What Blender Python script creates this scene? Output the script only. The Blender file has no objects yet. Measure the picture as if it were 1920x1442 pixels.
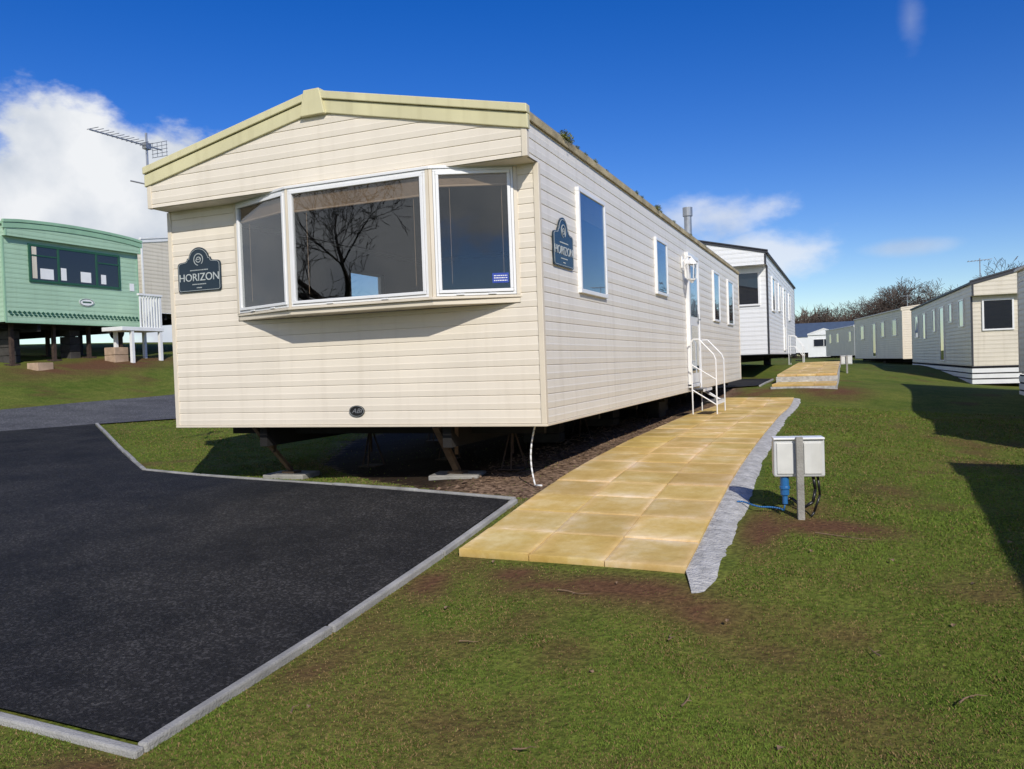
import bpy, bmesh, math, random
import numpy as np
from mathutils import Vector, Matrix
random.seed(7); rng=np.random.default_rng(7)
scene=bpy.context.scene
col=scene.collection
scene.view_settings.view_transform='Standard'
scene.view_settings.look='None'
scene.view_settings.exposure=0
LIFT=1.6
# ------------------------------------------------------------------ materials
def nodes(m):
    m.use_nodes=True
    return m.node_tree.nodes, m.node_tree.links
def mat(name,c,rough=.6,var=.12,scale=3.,bump=0.,bscale=60.,metal=0.,spec=.5,streak=0.,c2=None,detail=6):
    m=bpy.data.materials.new(name); n,l=nodes(m)
    b=n['Principled BSDF']; b.inputs['Roughness'].default_value=rough
    b.inputs['Metallic'].default_value=metal; b.inputs['Specular IOR Level'].default_value=spec
    tc=n.new('ShaderNodeTexCoord')
    nz=n.new('ShaderNodeTexNoise'); nz.inputs['Scale'].default_value=scale; nz.inputs['Detail'].default_value=detail
    l.new(tc.outputs['Object'],nz.inputs['Vector'])
    r=n.new('ShaderNodeValToRGB'); l.new(nz.outputs['Fac'],r.inputs['Fac'])
    r.color_ramp.elements[0].position=.3; r.color_ramp.elements[1].position=.7
    ca=[max(0,x*(1-var)) for x in c]; cb=[min(1,x*(1+var)) for x in (c2 or c)]
    r.color_ramp.elements[0].color=(*ca,1); r.color_ramp.elements[1].color=(*cb,1)
    out=r.outputs['Color']
    if streak>0:
        mp=n.new('ShaderNodeMapping'); mp.inputs['Scale'].default_value=(7,7,.5)
        l.new(tc.outputs['Object'],mp.inputs['Vector'])
        n2=n.new('ShaderNodeTexNoise'); n2.inputs['Scale'].default_value=1.6; n2.inputs['Detail'].default_value=8
        l.new(mp.outputs['Vector'],n2.inputs['Vector'])
        mr=n.new('ShaderNodeMapRange'); mr.inputs['From Min'].default_value=.5; mr.inputs['From Max'].default_value=.8
        mr.inputs['To Max'].default_value=streak
        l.new(n2.outputs['Fac'],mr.inputs['Value'])
        mx=n.new('ShaderNodeMix'); mx.data_type='RGBA'
        l.new(mr.outputs['Result'],mx.inputs['Factor']); l.new(out,mx.inputs[6])
        mx.inputs[7].default_value=(c[0]*.5,c[1]*.46,c[2]*.38,1); out=mx.outputs[2]
    l.new(out,b.inputs['Base Color'])
    if bump>0:
        n3=n.new('ShaderNodeTexNoise'); n3.inputs['Scale'].default_value=bscale; n3.inputs['Detail'].default_value=4
        l.new(tc.outputs['Object'],n3.inputs['Vector'])
        bp=n.new('ShaderNodeBump'); bp.inputs['Strength'].default_value=bump; bp.inputs['Distance'].default_value=.02
        l.new(n3.outputs['Fac'],bp.inputs['Height']); l.new(bp.outputs['Normal'],b.inputs['Normal'])
    return m
def glassmat(name,f0=.06,tint=(.55,.58,.6),dark=None,wob=.05):
    m=bpy.data.materials.new(name); n,l=nodes(m); n.remove(n['Principled BSDF'])
    o=n['Material Output']; lw=n.new('ShaderNodeLayerWeight'); lw.inputs['Blend'].default_value=.5
    pw=n.new('ShaderNodeMath'); pw.operation='POWER'; pw.inputs[1].default_value=4.2; l.new(lw.outputs['Facing'],pw.inputs[0])
    ma=n.new('ShaderNodeMath'); ma.operation='MULTIPLY_ADD'; ma.inputs[1].default_value=1-f0; ma.inputs[2].default_value=f0; l.new(pw.outputs[0],ma.inputs[0])
    g=n.new('ShaderNodeBsdfGlossy'); g.inputs['Roughness'].default_value=.01; g.inputs['Color'].default_value=(.95,.97,1,1)
    if dark is None:
        t=n.new('ShaderNodeBsdfTransparent'); t.inputs['Color'].default_value=(*tint,1)
    else:
        t=n.new('ShaderNodeBsdfDiffuse'); t.inputs['Color'].default_value=(*dark,1)
    nz=n.new('ShaderNodeTexNoise'); nz.inputs['Scale'].default_value=.9
    tc=n.new('ShaderNodeTexCoord'); l.new(tc.outputs['Object'],nz.inputs['Vector'])
    bp=n.new('ShaderNodeBump'); bp.inputs['Strength'].default_value=wob; bp.inputs['Distance'].default_value=.05
    l.new(nz.outputs['Fac'],bp.inputs['Height']); l.new(bp.outputs['Normal'],g.inputs['Normal'])
    mx=n.new('ShaderNodeMixShader'); l.new(ma.outputs[0],mx.inputs[0]); l.new(t.outputs[0],mx.inputs[1]); l.new(g.outputs[0],mx.inputs[2])
    l.new(mx.outputs[0],o.inputs['Surface']); return m
MT={}
MT['front']=mat('cream_cladding',(.79,.715,.585),.42,.05,1.3,streak=.16)
MT['side']=mat('pale_cladding',(.82,.765,.655),.38,.04,1.1,streak=.24)
MT['fascia']=mat('yellow_trim',(.66,.61,.36),.45,.08,2.5,streak=.3)
MT['trim']=mat('beige_trim',(.72,.64,.50),.45,.05,3)
MT['upvc']=mat('white_upvc',(.82,.82,.80),.3,.03,4)
MT['white']=mat('white_paint',(.80,.80,.78),.4,.05,4)
MT['glass']=glassmat('window_glass',.055,(.86,.87,.87))
MT['sideglass']=glassmat('side_window_glass',.12,(.7,.75,.8))
MT['darkglass']=glassmat('dark_window_glass',.08,dark=(.02,.022,.026))
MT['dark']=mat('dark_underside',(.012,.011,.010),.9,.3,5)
MT['steel']=mat('galvanised_steel',(.38,.39,.40),.4,.15,12,metal=.7)
MT['rust']=mat('rusty_steel',(.055,.034,.024),.85,.45,14,bump=.4)
MT['timber']=mat('rough_timber',(.13,.085,.05),.85,.4,9,bump=.4)
MT['conc']=mat('concrete',(.30,.29,.26),.9,.2,7,bump=.35,bscale=90)
MT['block']=mat('dark_block',(.05,.045,.04),.9,.3,7,bump=.35,bscale=90)  # darker concrete for the block stacks
MT['kerb']=mat('kerb_concrete',(.31,.305,.285),.9,.28,6,bump=.4,bscale=120)
MT['mortar']=mat('mortar',(.45,.445,.425),.95,.28,14,bump=1.,bscale=55,detail=10)
MT['navy']=mat('navy_plaque',(.012,.028,.045),.25,.1,5)
MT['silver']=mat('silver_lettering',(.50,.54,.52),.4,.05,5)
MT['black']=mat('black_plastic',(.012,.012,.013),.35,.2,8)
MT['rubber']=mat('rubber',(.02,.02,.02),.8,.2,12)
MT['blue']=mat('blue_plastic',(.02,.13,.34),.4,.1,8)
MT['interior']=mat('interior_panel',(.06,.05,.04),.8,.1,3)
MT['seat']=mat('seat_fabric',(.035,.03,.03),.9,.2,9)
MT['blind']=mat('blind_slats',(.42,.29,.18),.7,.1,8)
MT['moss']=mat('moss',(.13,.14,.03),.95,.5,18)
MT['gutter']=mat('weathered_gutter',(.40,.33,.19),.8,.35,4,bump=.2)
MT['roofgrey']=mat('roof_sheet',(.30,.30,.28),.6,.15,2)
MT['roofdark']=mat('dark_roof',(.035,.037,.045),.55,.2,2)
MT['green']=mat('green_cladding',(.38,.555,.39),.4,.06,2,streak=.15)
MT['greendark']=mat('dark_green_paint',(.02,.09,.05),.5,.1,3)
MT['greenroof']=mat('green_trim',(.28,.47,.31),.45,.08,3)
MT['off']=mat('off_white_cladding',(.68,.62,.50),.45,.06,1.5,streak=.25)
MT['offw']=mat('white_cladding',(.80,.81,.80),.4,.04,1.5,streak=.12)
MT['blueroof']=mat('blue_grey_roof',(.07,.10,.15),.5,.1,2)
MT['bark']=mat('bark',(.09,.066,.052),.95,.35,6)
MT['twigm']=mat('twig',(.20,.13,.08),.9,.3,20)
# ------------------------------------------------------------------ mesh builder
class MB:
    def __init__(s): s.v=[]; s.f=[]
    def add(s,vs,fs):
        k=len(s.v); s.v+= [tuple(a) for a in vs]; s.f+=[tuple(i+k for i in f) for f in fs]
    def hexa(s,p):
        s.add(p,[(0,1,2,3),(7,6,5,4),(0,4,5,1),(1,5,6,2),(2,6,7,3),(3,7,4,0)])
    def box(s,x0,y0,z0,x1,y1,z1):
        s.hexa([(x0,y0,z0),(x1,y0,z0),(x1,y1,z0),(x0,y1,z0),(x0,y0,z1),(x1,y0,z1),(x1,y1,z1),(x0,y1,z1)])
    def ob(s,o,u,n,u0,u1,z0,z1,d0,d1):
        o=Vector(o);u=Vector(u);n=Vector(n);Z=Vector((0,0,1))
        P=lambda a,b,c:o+u*a+n*b+Z*c
        s.hexa([P(u0,d0,z0),P(u1,d0,z0),P(u1,d1,z0),P(u0,d1,z0),P(u0,d0,z1),P(u1,d0,z1),P(u1,d1,z1),P(u0,d1,z1)])
    def beam(s,p,q,w,h):
        p=Vector(p);q=Vector(q);d=(q-p).normalized()
        a=Vector((0,0,1)) if abs(d.z)<.9 else Vector((0,1,0))
        x=d.cross(a).normalized()*w/2; y=x.cross(d).normalized()*h/2
        s.hexa([p-x-y,p+x-y,p+x+y,p-x+y,q-x-y,q+x-y,q+x+y,q-x+y])
    def cyl(s,p,q,r0,r1=None,n=10,cap=True):
        r1=r0 if r1 is None else r1
        p=Vector(p);q=Vector(q);d=(q-p)
        if d.length<1e-6: return
        d.normalize(); a=Vector((0,0,1)) if abs(d.z)<.9 else Vector((1,0,0))
        x=d.cross(a).normalized(); y=x.cross(d)
        vs=[]
        for c,r in((p,r0),(q,r1)):
            for i in range(n):
                t=2*math.pi*i/n; vs.append(c+x*math.cos(t)*r+y*math.sin(t)*r)
        fs=[(i,(i+1)%n,n+(i+1)%n,n+i) for i in range(n)]
        if cap: fs+=[tuple(range(n))[::-1],tuple(range(n,2*n))]
        s.add(vs,fs)
    def tube(s,pts,r,n=8):
        for a,b in zip(pts[:-1],pts[1:]): s.cyl(a,b,r,r,n)
    def prism(s,pts,vec):
        vec=Vector(vec); k=len(pts); vs=[Vector(p) for p in pts]+[Vector(p)+vec for p in pts]
        s.add(vs,[tuple(range(k))[::-1],tuple(range(k,2*k))]+[(i,(i+1)%k,k+(i+1)%k,k+i) for i in range(k)])
    def obj(s,name,m,parent=None,bevel=0,smooth=False,recalc=True,loc=None):
        me=bpy.data.meshes.new(name); me.from_pydata(s.v,[],s.f)
        if recalc:
            bm=bmesh.new(); bm.from_mesh(me); bmesh.ops.recalc_face_normals(bm,faces=bm.faces); bm.to_mesh(me); bm.free()
        me.materials.append(m)
        if smooth: me.polygons.foreach_set('use_smooth',[True]*len(me.polygons))
        o=bpy.data.objects.new(name,me); col.objects.link(o)
        if parent: o.parent=parent
        if loc: o.location=loc
        if bevel:
            b=o.modifiers.new('bevel','BEVEL'); b.width=bevel; b.segments=2; b.limit_method='ANGLE'
        return o
def root(name,loc,label,cat,rot=0,group=None):
    e=bpy.data.objects.new(name,None); e.empty_display_size=.3; col.objects.link(e)
    e.location=loc; e.rotation_euler=(0,0,rot); e['label']=label; e['category']=cat
    if group: e['group']=group
    return e
def tag(o,label,cat,group=None):
    o['label']=label; o['category']=cat
    if group: o['group']=group
def text_mesh(name,body,size,m,parent,M4,extr=.002,shear=0,sx=1):
    cu=bpy.data.curves.new(name,'FONT'); cu.body=body; cu.size=size; cu.align_x='CENTER'; cu.align_y='CENTER'; cu.extrude=extr; cu.shear=shear
    t=bpy.data.objects.new(name+'_tmp',cu); col.objects.link(t)
    dg=bpy.context.evaluated_depsgraph_get()
    me=bpy.data.meshes.new_from_object(t.evaluated_get(dg)); me.name=name
    bpy.data.objects.remove(t)
    me.transform(M4@Matrix.Diagonal((sx,1,1,1)))
    me.materials.clear(); me.materials.append(m)
    o=bpy.data.objects.new(name,me); col.objects.link(o); o.parent=parent
    return o
# ------------------------------------------------------------------ terrain
CP=[(0,0,-1.6),(-2.36,2.1,-1.33),(-2.3,2.83,-1.28),(-3.1,2.1,-1.30),(-6,2.1,-1.27),(0,3,-1.33),(2.5,3,-1.3),(-10,1,-1.25),(5,-3,-1.6),(-5,-4,-1.75),(-14,-6,-1.5),
(-2.2,4.4,-1.12),(-.8,4.25,-1.14),(-2.2,6.55,-.93),(-.82,6.6,-.95),(-2.15,9.1,-.87),(-.86,9.1,-.88),(-2.1,15.8,-.81),(-.9,15.8,-.83),(-2.1,12.4,-.84),(-.9,12.4,-.86),
(-2.3,5.45,-1.0),(-4.5,5.9,-1.0),(-6.9,6.4,-1.0),(-5,8,-.98),(-4,12,-.92),(-4,17,-.8),(-8,10,-.85),
(-11.4,9.6,-.74),(-12.1,8.2,-.76),(-14.2,9.9,-.5),(-13.8,13.7,-.38),(-10.5,10.5,-.72),(-9,15,-.6),(-15.5,12,-.15),(-17.5,15,.5),(-17,19,.6),(-21,17,.75),(-20,9,.35),(-16,5,-.45),(-22,2,-.2),(-12,22,.1),(-24,30,1.4),
(-2,21,-.55),(-.7,17.4,-.64),(-.8,25,-.33),(0,35,-.4),(-1,60,-.35),(-1,78,-.45),(-6,30,-.3),
(3.2,25,-.96),(2.5,42,-.62),(1.6,15,-1.03),(1.2,9.5,-1.10),(3.5,6,-1.15),(5,12,-1.05),(7,20,-1.05),(-.3,5.6,-1.06),(.4,7.5,-1.03),(.0,12,-.88),(.4,19,-.70),
(1.2,22,-.76),(10,40,-.8),(40,20,-1),(40,80,-.6),(-60,20,1.8),(-40,80,1.2),(0,120,-.3),(0,-60,-2),(-60,-40,-1)]
CP=np.array(CP,float)
def U(r2): return np.where(r2>1e-9,.5*r2*np.log(np.maximum(r2,1e-9)),0)
def _fit():
    n=len(CP); d=((CP[:,None,:2]-CP[None,:,:2])**2).sum(-1)
    A=np.zeros((n+3,n+3)); A[:n,:n]=U(d)+np.eye(n)*.02
    A[:n,n]=1;A[:n,n+1:]=CP[:,:2];A[n,:n]=1;A[n+1:,:n]=CP[:,:2].T
    b=np.zeros(n+3); b[:n]=CP[:,2]
    return np.linalg.solve(A,b)
W=_fit()
def gz(x,y):
    x=np.asarray(x,float); y=np.asarray(y,float); sh=x.shape; x=x.ravel(); y=y.ravel()
    out=np.empty(len(x))
    for i in range(0,len(x),20000):
        a=x[i:i+20000]; b=y[i:i+20000]
        d=(a[:,None]-CP[None,:,0])**2+(b[:,None]-CP[None,:,1])**2
        out[i:i+20000]=U(d)@W[:-3]+W[-3]+W[-2]*a+W[-1]*b
    r=np.hypot(x,y); w=np.clip((125-r)/55,0,1); w=w*w*(3-2*w)
    far=-.35+0*x
    out=out*w+far*(1-w)
    return out.reshape(sh)
def g1(x,y): return float(gz(np.array([x]),np.array([y]))[0])
def vnoise(x,y,s,seed=0):
    x=x*s;y=y*s;xi=np.floor(x).astype(int);yi=np.floor(y).astype(int);fx=x-xi;fy=y-yi
    def h(a,b):
        v=np.sin(a*127.1+b*311.7+seed*74.7)*43758.5453; return v-np.floor(v)
    fx=fx*fx*(3-2*fx);fy=fy*fy*(3-2*fy)
    return (h(xi,yi)*(1-fx)+h(xi+1,yi)*fx)*(1-fy)+(h(xi,yi+1)*(1-fx)+h(xi+1,yi+1)*fx)*fy
def fbm(x,y,s,seed=0): return .5*vnoise(x,y,s,seed)+.3*vnoise(x,y,s*2.1,seed+1)+.2*vnoise(x,y,s*4.3,seed+2)
def f1(x,y,s,seed=0): return float(fbm(np.array([x]),np.array([y]),s,seed)[0])
def inpoly(x,y,P):
    c=np.zeros(x.shape,bool); n=len(P)
    for i in range(n):
        x1,y1=P[i];x2,y2=P[(i+1)%n]
        if y1==y2: continue
        c^=((y1>y)!=(y2>y))&(x<(x2-x1)*(y-y1)/(y2-y1)+x1)
    return c
def segdist(x,y,P,closed=True):
    d=np.full(x.shape,1e9); n=len(P)
    for i in range(n if closed else n-1):
        a=np.array(P[i]);b=np.array(P[(i+1)%n]);ab=b-a;L=(ab**2).sum()+1e-9
        t=np.clip(((x-a[0])*ab[0]+(y-a[1])*ab[1])/L,0,1)
        d=np.minimum(d,np.hypot(x-a[0]-t*ab[0],y-a[1]-t*ab[1]))
    return d
BAY=[(-2.29,5.42),(-2.31,4.3),(-2.38,2.13),(-9,2.10),(-18,2.0),(-14.5,5.3),(-12.1,8.3),(-11.4,9.6),(-6.95,6.42)]
ROAD=[(-11.4,9.6),(-12.1,8.3),(-14.5,5.3),(-18,2.0),(-22,-2),(-26,0),(-19,7),(-14.2,9.9),(-13.7,13.7),(-12.6,20),(-11,34),(-7.5,34),(-8.6,20),(-9.3,14),(-10.3,10.7)]
PATH=[(-2.17,4.33),(-.81,4.20),(-.92,15.9),(-2.16,15.9)]
HAUNCH=[(-.83,4.0),(-.64,4.0),(-.56,4.6),(-.58,5.3),(-.58,6.0),(-.66,7.2),(-.68,9),(-.74,12),(-.76,15.9),(-.92,15.9),(-.88,10)]
PATCH2=[(-5.4,17.9),(-1.75,17.9),(-1.7,20.6),(-5.4,20.6)]
GRAV=[(-2.2,5.55),(-2.2,18.4),(-6.2,18.4),(-6.2,9.3),(-5.2,7.2),(-4.1,6.25),(-3.1,5.75)]
HARD=[BAY,ROAD,PATH,PATCH2]
def dirtmask(x,y):
    d=np.zeros(x.shape)
    def blob(cx,cy,rx,ry,a): 
        nonlocal d
        d=np.maximum(d,a*np.clip(1.25-np.hypot((x-cx)/rx,(y-cy)/ry),0,1))
    blob(-1.2,3.98,.80,.25,1.);blob(-.62,3.85,.36,.24,1.);blob(-.1,5.45,.45,.28,.95);blob(-.5,5.2,.16,.6,.9);blob(-.25,5.9,.2,.4,.7)
    blob(-2.12,3.9,.2,.35,.9);blob(-2.15,3.0,.2,.5,.7);blob(-1.75,2.6,.3,.3,.5);blob(.0,3.1,.35,.25,.5)
    blob(-2.3,1.95,.5,.16,.9);blob(-1.75,4.1,.3,.15,.9);blob(.25,6.6,.3,.5,.5);blob(-1.0,1.75,.5,.15,.5);blob(-.35,3.55,.25,.2,.6)
    blob(-.4,2.5,.5,.2,.5);blob(-17.0,14.5,1.1,3.2,1.);blob(-.3,17,.8,1.2,.9);blob(-1.9,16.8,1,.8,.8);blob(.2,2.0,.4,.2,.5);blob(.7,4.6,.3,.3,.4)
    n=fbm(x,y,3.6,3); d=np.clip(d*(.15+1.8*n),0,1)
    sp=np.clip((fbm(x,y,1.6,9)-.60)*5,0,1)*.65
    return np.clip(np.maximum(d,sp),0,1)
def lin(a,b,st): return list(np.arange(a,b-1e-6,st))
def grow(a,b,st,k=1.25):
    out=[];v=a
    while v<b: out.append(v); v+=st; st*=k
    return out+[b]
xs=[-v for v in grow(20,500,.4)][::-1]+lin(-20+.15,-6,.25)+lin(-6,3,.09)+lin(3,9,.25)+grow(9,500,.4)
ys=[-v for v in grow(3,400,.5)][::-1]+lin(-2.8,1,.25)+lin(1,9,.09)+lin(9,26,.2)+grow(26,900,.4)
xs=np.array(sorted(set(np.round(xs,3))));ys=np.array(sorted(set(np.round(ys,3))))
X,Y=np.meshgrid(xs,ys); Z=gz(X,Y)
hard=np.zeros(X.shape,bool); edge=np.full(X.shape,1e9)
for P in HARD:
    hard|=inpoly(X,Y,P)
    edge=np.minimum(edge,segdist(X,Y,P))
grav=inpoly(X,Y,GRAV)
def micro(x,y,e):
    return np.clip((18-np.hypot(x,y))/8,0,1)*np.clip(e/.5,0,1)*((fbm(x,y,.9,5)-.5)*.075+(fbm(x,y,6,6)-.5)*.012)
Z=Z+np.where(hard,0,micro(X,Y,edge))
for P in HARD:
    c=inpoly(X,Y,P)&(segdist(X,Y,P)>.14); Z[c]-=.06
def npmesh(name,V,F,mt,smooth=True,attr=None):
    me=bpy.data.meshes.new(name); nv=len(V); nf=len(F); k=F.shape[1]
    me.vertices.add(nv); me.vertices.foreach_set('co',V.astype(np.float32).ravel())
    me.loops.add(nf*k); me.loops.foreach_set('vertex_index',F.astype(np.int32).ravel())
    me.polygons.add(nf); me.polygons.foreach_set('loop_start',np.arange(0,nf*k,k,dtype=np.int32)); me.polygons.foreach_set('loop_total',np.full(nf,k,np.int32))
    me.polygons.foreach_set('use_smooth',np.full(nf,smooth))
    me.update(calc_edges=True)
    if attr is not None:
        a=me.attributes.new('vary','FLOAT_COLOR','POINT'); a.data.foreach_set('color',attr.astype(np.float32).ravel())
    me.materials.append(mt); o=bpy.data.objects.new(name,me); col.objects.link(o); return o
def groundmat():
    m=bpy.data.materials.new('turf'); n,l=nodes(m); b=n['Principled BSDF']; b.inputs['Roughness'].default_value=.95; b.inputs['Specular IOR Level'].default_value=.1
    a=n.new('ShaderNodeAttribute'); a.attribute_name='vary'; tc=n.new('ShaderNodeTexCoord')
    def nz(s,d=8):
        t=n.new('ShaderNodeTexNoise'); t.inputs['Scale'].default_value=s; t.inputs['Detail'].default_value=d; l.new(tc.outputs['Object'],t.inputs['Vector']); return t
    n1=nz(.8); n2=nz(35,6); n3=nz(5)
    r=n.new('ShaderNodeValToRGB'); e=r.color_ramp.elements; e[0].position=.36;e[0].color=(.082,.125,.017,1);e[1].position=.66;e[1].color=(.170,.185,.038,1)
    ad=n.new('ShaderNodeMath'); ad.operation='MULTIPLY_ADD'; ad.inputs[1].default_value=.5
    l.new(n3.outputs['Fac'],ad.inputs[0]); 
    h=n.new('ShaderNodeMath'); h.operation='MULTIPLY'; h.inputs[1].default_value=.5; l.new(n1.outputs['Fac'],h.inputs[0]); l.new(h.outputs[0],ad.inputs[2])
    l.new(ad.outputs[0],r.inputs['Fac'])
    mu=n.new('ShaderNodeMix'); mu.data_type='RGBA'; mu.blend_type='MULTIPLY'; mu.inputs['Factor'].default_value=1
    r2=n.new('ShaderNodeValToRGB'); r2.color_ramp.elements[0].position=.3;r2.color_ramp.elements[0].color=(.55,.55,.55,1);r2.color_ramp.elements[1].position=.7;r2.color_ramp.elements[1].color=(1.25,1.25,1.2,1)
    l.new(n2.outputs['Fac'],r2.inputs['Fac']); l.new(r.outputs['Color'],mu.inputs[6]); l.new(r2.outputs['Color'],mu.inputs[7])
    so=n.new('ShaderNodeValToRGB'); so.color_ramp.elements[0].color=(.045,.020,.010,1); so.color_ramp.elements[1].color=(.20,.105,.055,1); l.new(n2.outputs['Fac'],so.inputs['Fac'])
    sep=n.new('ShaderNodeSeparateColor'); l.new(a.outputs['Color'],sep.inputs[0])
    mx=n.new('ShaderNodeMix'); mx.data_type='RGBA'; l.new(sep.outputs[0],mx.inputs['Factor']); l.new(mu.outputs[2],mx.inputs[6]); l.new(so.outputs['Color'],mx.inputs[7])
    vo=n.new('ShaderNodeTexVoronoi'); vo.inputs['Scale'].default_value=38; l.new(tc.outputs['Object'],vo.inputs['Vector'])
    gr=n.new('ShaderNodeValToRGB'); gr.color_ramp.elements[0].color=(.05,.028,.018,1); gr.color_ramp.elements[1].color=(.34,.23,.15,1)
    s2=n.new('ShaderNodeSeparateColor'); l.new(vo.outputs['Color'],s2.inputs[0]); l.new(s2.outputs[0],gr.inputs['Fac'])
    m3=n.new('ShaderNodeMix'); m3.data_type='RGBA'; l.new(sep.outputs[1],m3.inputs['Factor']); l.new(mx.outputs[2],m3.inputs[6]); l.new(gr.outputs['Color'],m3.inputs[7])
    m4=n.new('ShaderNodeMix'); m4.data_type='RGBA'; l.new(sep.outputs[2],m4.inputs['Factor']); l.new(m3.outputs[2],m4.inputs[6]); m4.inputs[7].default_value=(.022,.015,.010,1)  # near-black soil tone, standing in for underfloor shade
    l.new(m4.outputs[2],b.inputs['Base Color'])
    bp=n.new('ShaderNodeBump'); bp.inputs['Strength'].default_value=.7; bp.inputs['Distance'].default_value=.03; l.new(n2.outputs['Fac'],bp.inputs['Height']); l.new(bp.outputs['Normal'],b.inputs['Normal'])
    return m
nx,ny=len(xs),len(ys)
idx=np.arange(nx*ny).reshape(ny,nx)
F=np.stack([idx[:-1,:-1],idx[:-1,1:],idx[1:,1:],idx[1:,:-1]],-1).reshape(-1,4)
gd=np.where(grav,1,np.clip(1-segdist(X,Y,GRAV)/.25,0,1)*.8)
soil_shade=np.where(grav,np.clip((-2.75-X)/.5,0,.95),0)  # bare soil, with deep shade under the caravan painted into its colour
A=np.stack([dirtmask(X,Y),gd,soil_shade,X*0+1],-1).reshape(-1,4)
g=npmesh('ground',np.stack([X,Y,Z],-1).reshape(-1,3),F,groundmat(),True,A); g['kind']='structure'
def drape(name,P,off,mt,st=.2):
    x0=min(p[0] for p in P);x1=max(p[0] for p in P);y0=min(p[1] for p in P);y1=max(p[1] for p in P)
    bm=bmesh.new(); vs=[bm.verts.new((p[0],p[1],0)) for p in P]; bm.faces.new(vs)
    for ax,lo,hi in((0,x0,x1),(1,y0,y1)):
        k=lo+st
        while k<hi:
            co=[0,0,0];co[ax]=k;no=[0,0,0];no[ax]=1
            bmesh.ops.bisect_plane(bm,geom=bm.verts[:]+bm.edges[:]+bm.faces[:],plane_co=co,plane_no=no); k+=st
    c=np.array([v.co[:2] for v in bm.verts]); z=gz(c[:,0],c[:,1])
    for v,h in zip(bm.verts,z): v.co.z=h+off
    bmesh.ops.recalc_face_normals(bm,faces=bm.faces)
    me=bpy.data.meshes.new(name); bm.to_mesh(me); bm.free(); me.materials.append(mt)
    for p in me.polygons: p.use_smooth=True
    if me.polygons[0].normal.z<0: me.flip_normals()
    o=bpy.data.objects.new(name,me); col.objects.link(o); o['kind']='structure'; return o
def tarmat(name,c,c2,lo=.4):
    m=bpy.data.materials.new(name); n,l=nodes(m); b=n['Principled BSDF']; b.inputs['Roughness'].default_value=.8; b.inputs['Specular IOR Level'].default_value=.25
    tc=n.new('ShaderNodeTexCoord')
    a=n.new('ShaderNodeTexNoise');a.inputs['Scale'].default_value=1.6;a.inputs['Detail'].default_value=10;a.inputs['Roughness'].default_value=.72
    v=n.new('ShaderNodeTexVoronoi');v.inputs['Scale'].default_value=85
    v2=n.new('ShaderNodeTexNoise');v2.inputs['Scale'].default_value=160;v2.inputs['Detail'].default_value=2
    for q in (a,v,v2): l.new(tc.outputs['Object'],q.inputs['Vector'])
    r=n.new('ShaderNodeValToRGB');r.color_ramp.elements[0].position=.38;r.color_ramp.elements[0].color=(*c,1);r.color_ramp.elements[1].position=.68;r.color_ramp.elements[1].color=(*c2,1);l.new(a.outputs['Fac'],r.inputs['Fac'])
    s=n.new('ShaderNodeSeparateColor'); l.new(v.outputs['Color'],s.inputs[0])
    r2=n.new('ShaderNodeValToRGB');r2.color_ramp.elements[0].position=.0;r2.color_ramp.elements[0].color=(lo,lo,lo,1);r2.color_ramp.elements[1].position=1;r2.color_ramp.elements[1].color=(2.3,2.3,2.3,1);k=r2.color_ramp.elements.new(.7);k.color=(.9,.9,.9,1);l.new(s.outputs[0],r2.inputs['Fac'])
    mu=n.new('ShaderNodeMix');mu.data_type='RGBA';mu.blend_type='MULTIPLY';mu.inputs['Factor'].default_value=1;l.new(r.outputs['Color'],mu.inputs[6]);l.new(r2.outputs['Color'],mu.inputs[7]);l.new(mu.outputs[2],b.inputs['Base Color'])
    ad=n.new('ShaderNodeMath'); ad.operation='ADD'; l.new(s.outputs[1],ad.inputs[0]); l.new(v2.outputs['Fac'],ad.inputs[1])
    bp=n.new('ShaderNodeBump');bp.inputs['Strength'].default_value=.8;bp.inputs['Distance'].default_value=.008;l.new(ad.outputs[0],bp.inputs['Height']);l.new(bp.outputs['Normal'],b.inputs['Normal'])
    return m
TAR=tarmat('new_tarmac',(.012,.012,.013),(.038,.036,.034)); ROADM=tarmat('old_tarmac',(.085,.085,.088),(.14,.14,.14),.7)
drape('tarmac',BAY,.024,TAR); drape('road',ROAD,.02,ROADM,.4); drape('tarmac',PATCH2,.03,TAR)
def kerb(pts,w=.044,top=.032,seg=.92):
    m=MB()
    for a,b in zip(pts[:-1],pts[1:]):
        a=Vector((*a,0));b=Vector((*b,0));L=(b-a).length;k=max(1,round(L/seg));d=(b-a).normalized();nn=Vector((-d.y,d.x,0))*w/2
        for i in range(k):
            p=a+d*(L*i/k+.003);q=a+d*(L*(i+1)/k-.003);j=random.uniform(-.005,.005);s=random.uniform(-.010,.010)
            zp=g1(p.x,p.y)+j;zq=g1(q.x,q.y)+j*.5
            def c(P,z,sg,t): return (P.x+nn.x*sg+s*d.y,P.y+nn.y*sg-s*d.x,z+t)
            m.hexa([c(p,zp,-1,-.1),c(q,zq,-1,-.1),c(q,zq,1,-.1),c(p,zp,1,-.1),c(p,zp,-1,top),c(q,zq,-1,top),c(q,zq,1,top),c(p,zp,1,top)])
    o=m.obj('kerb',MT['kerb'],bevel=.009); o['kind']='structure'; return o
kerb([(-2.265,5.44),(-2.285,4.3),(-2.355,2.11)]); kerb([(-2.33,2.09),(-9,2.07),(-18,1.97)]); kerb([(-2.27,5.47),(-6.95,6.46),(-11.4,9.66)])
kerb([(-1.72,17.9),(-1.68,20.6)])
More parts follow.
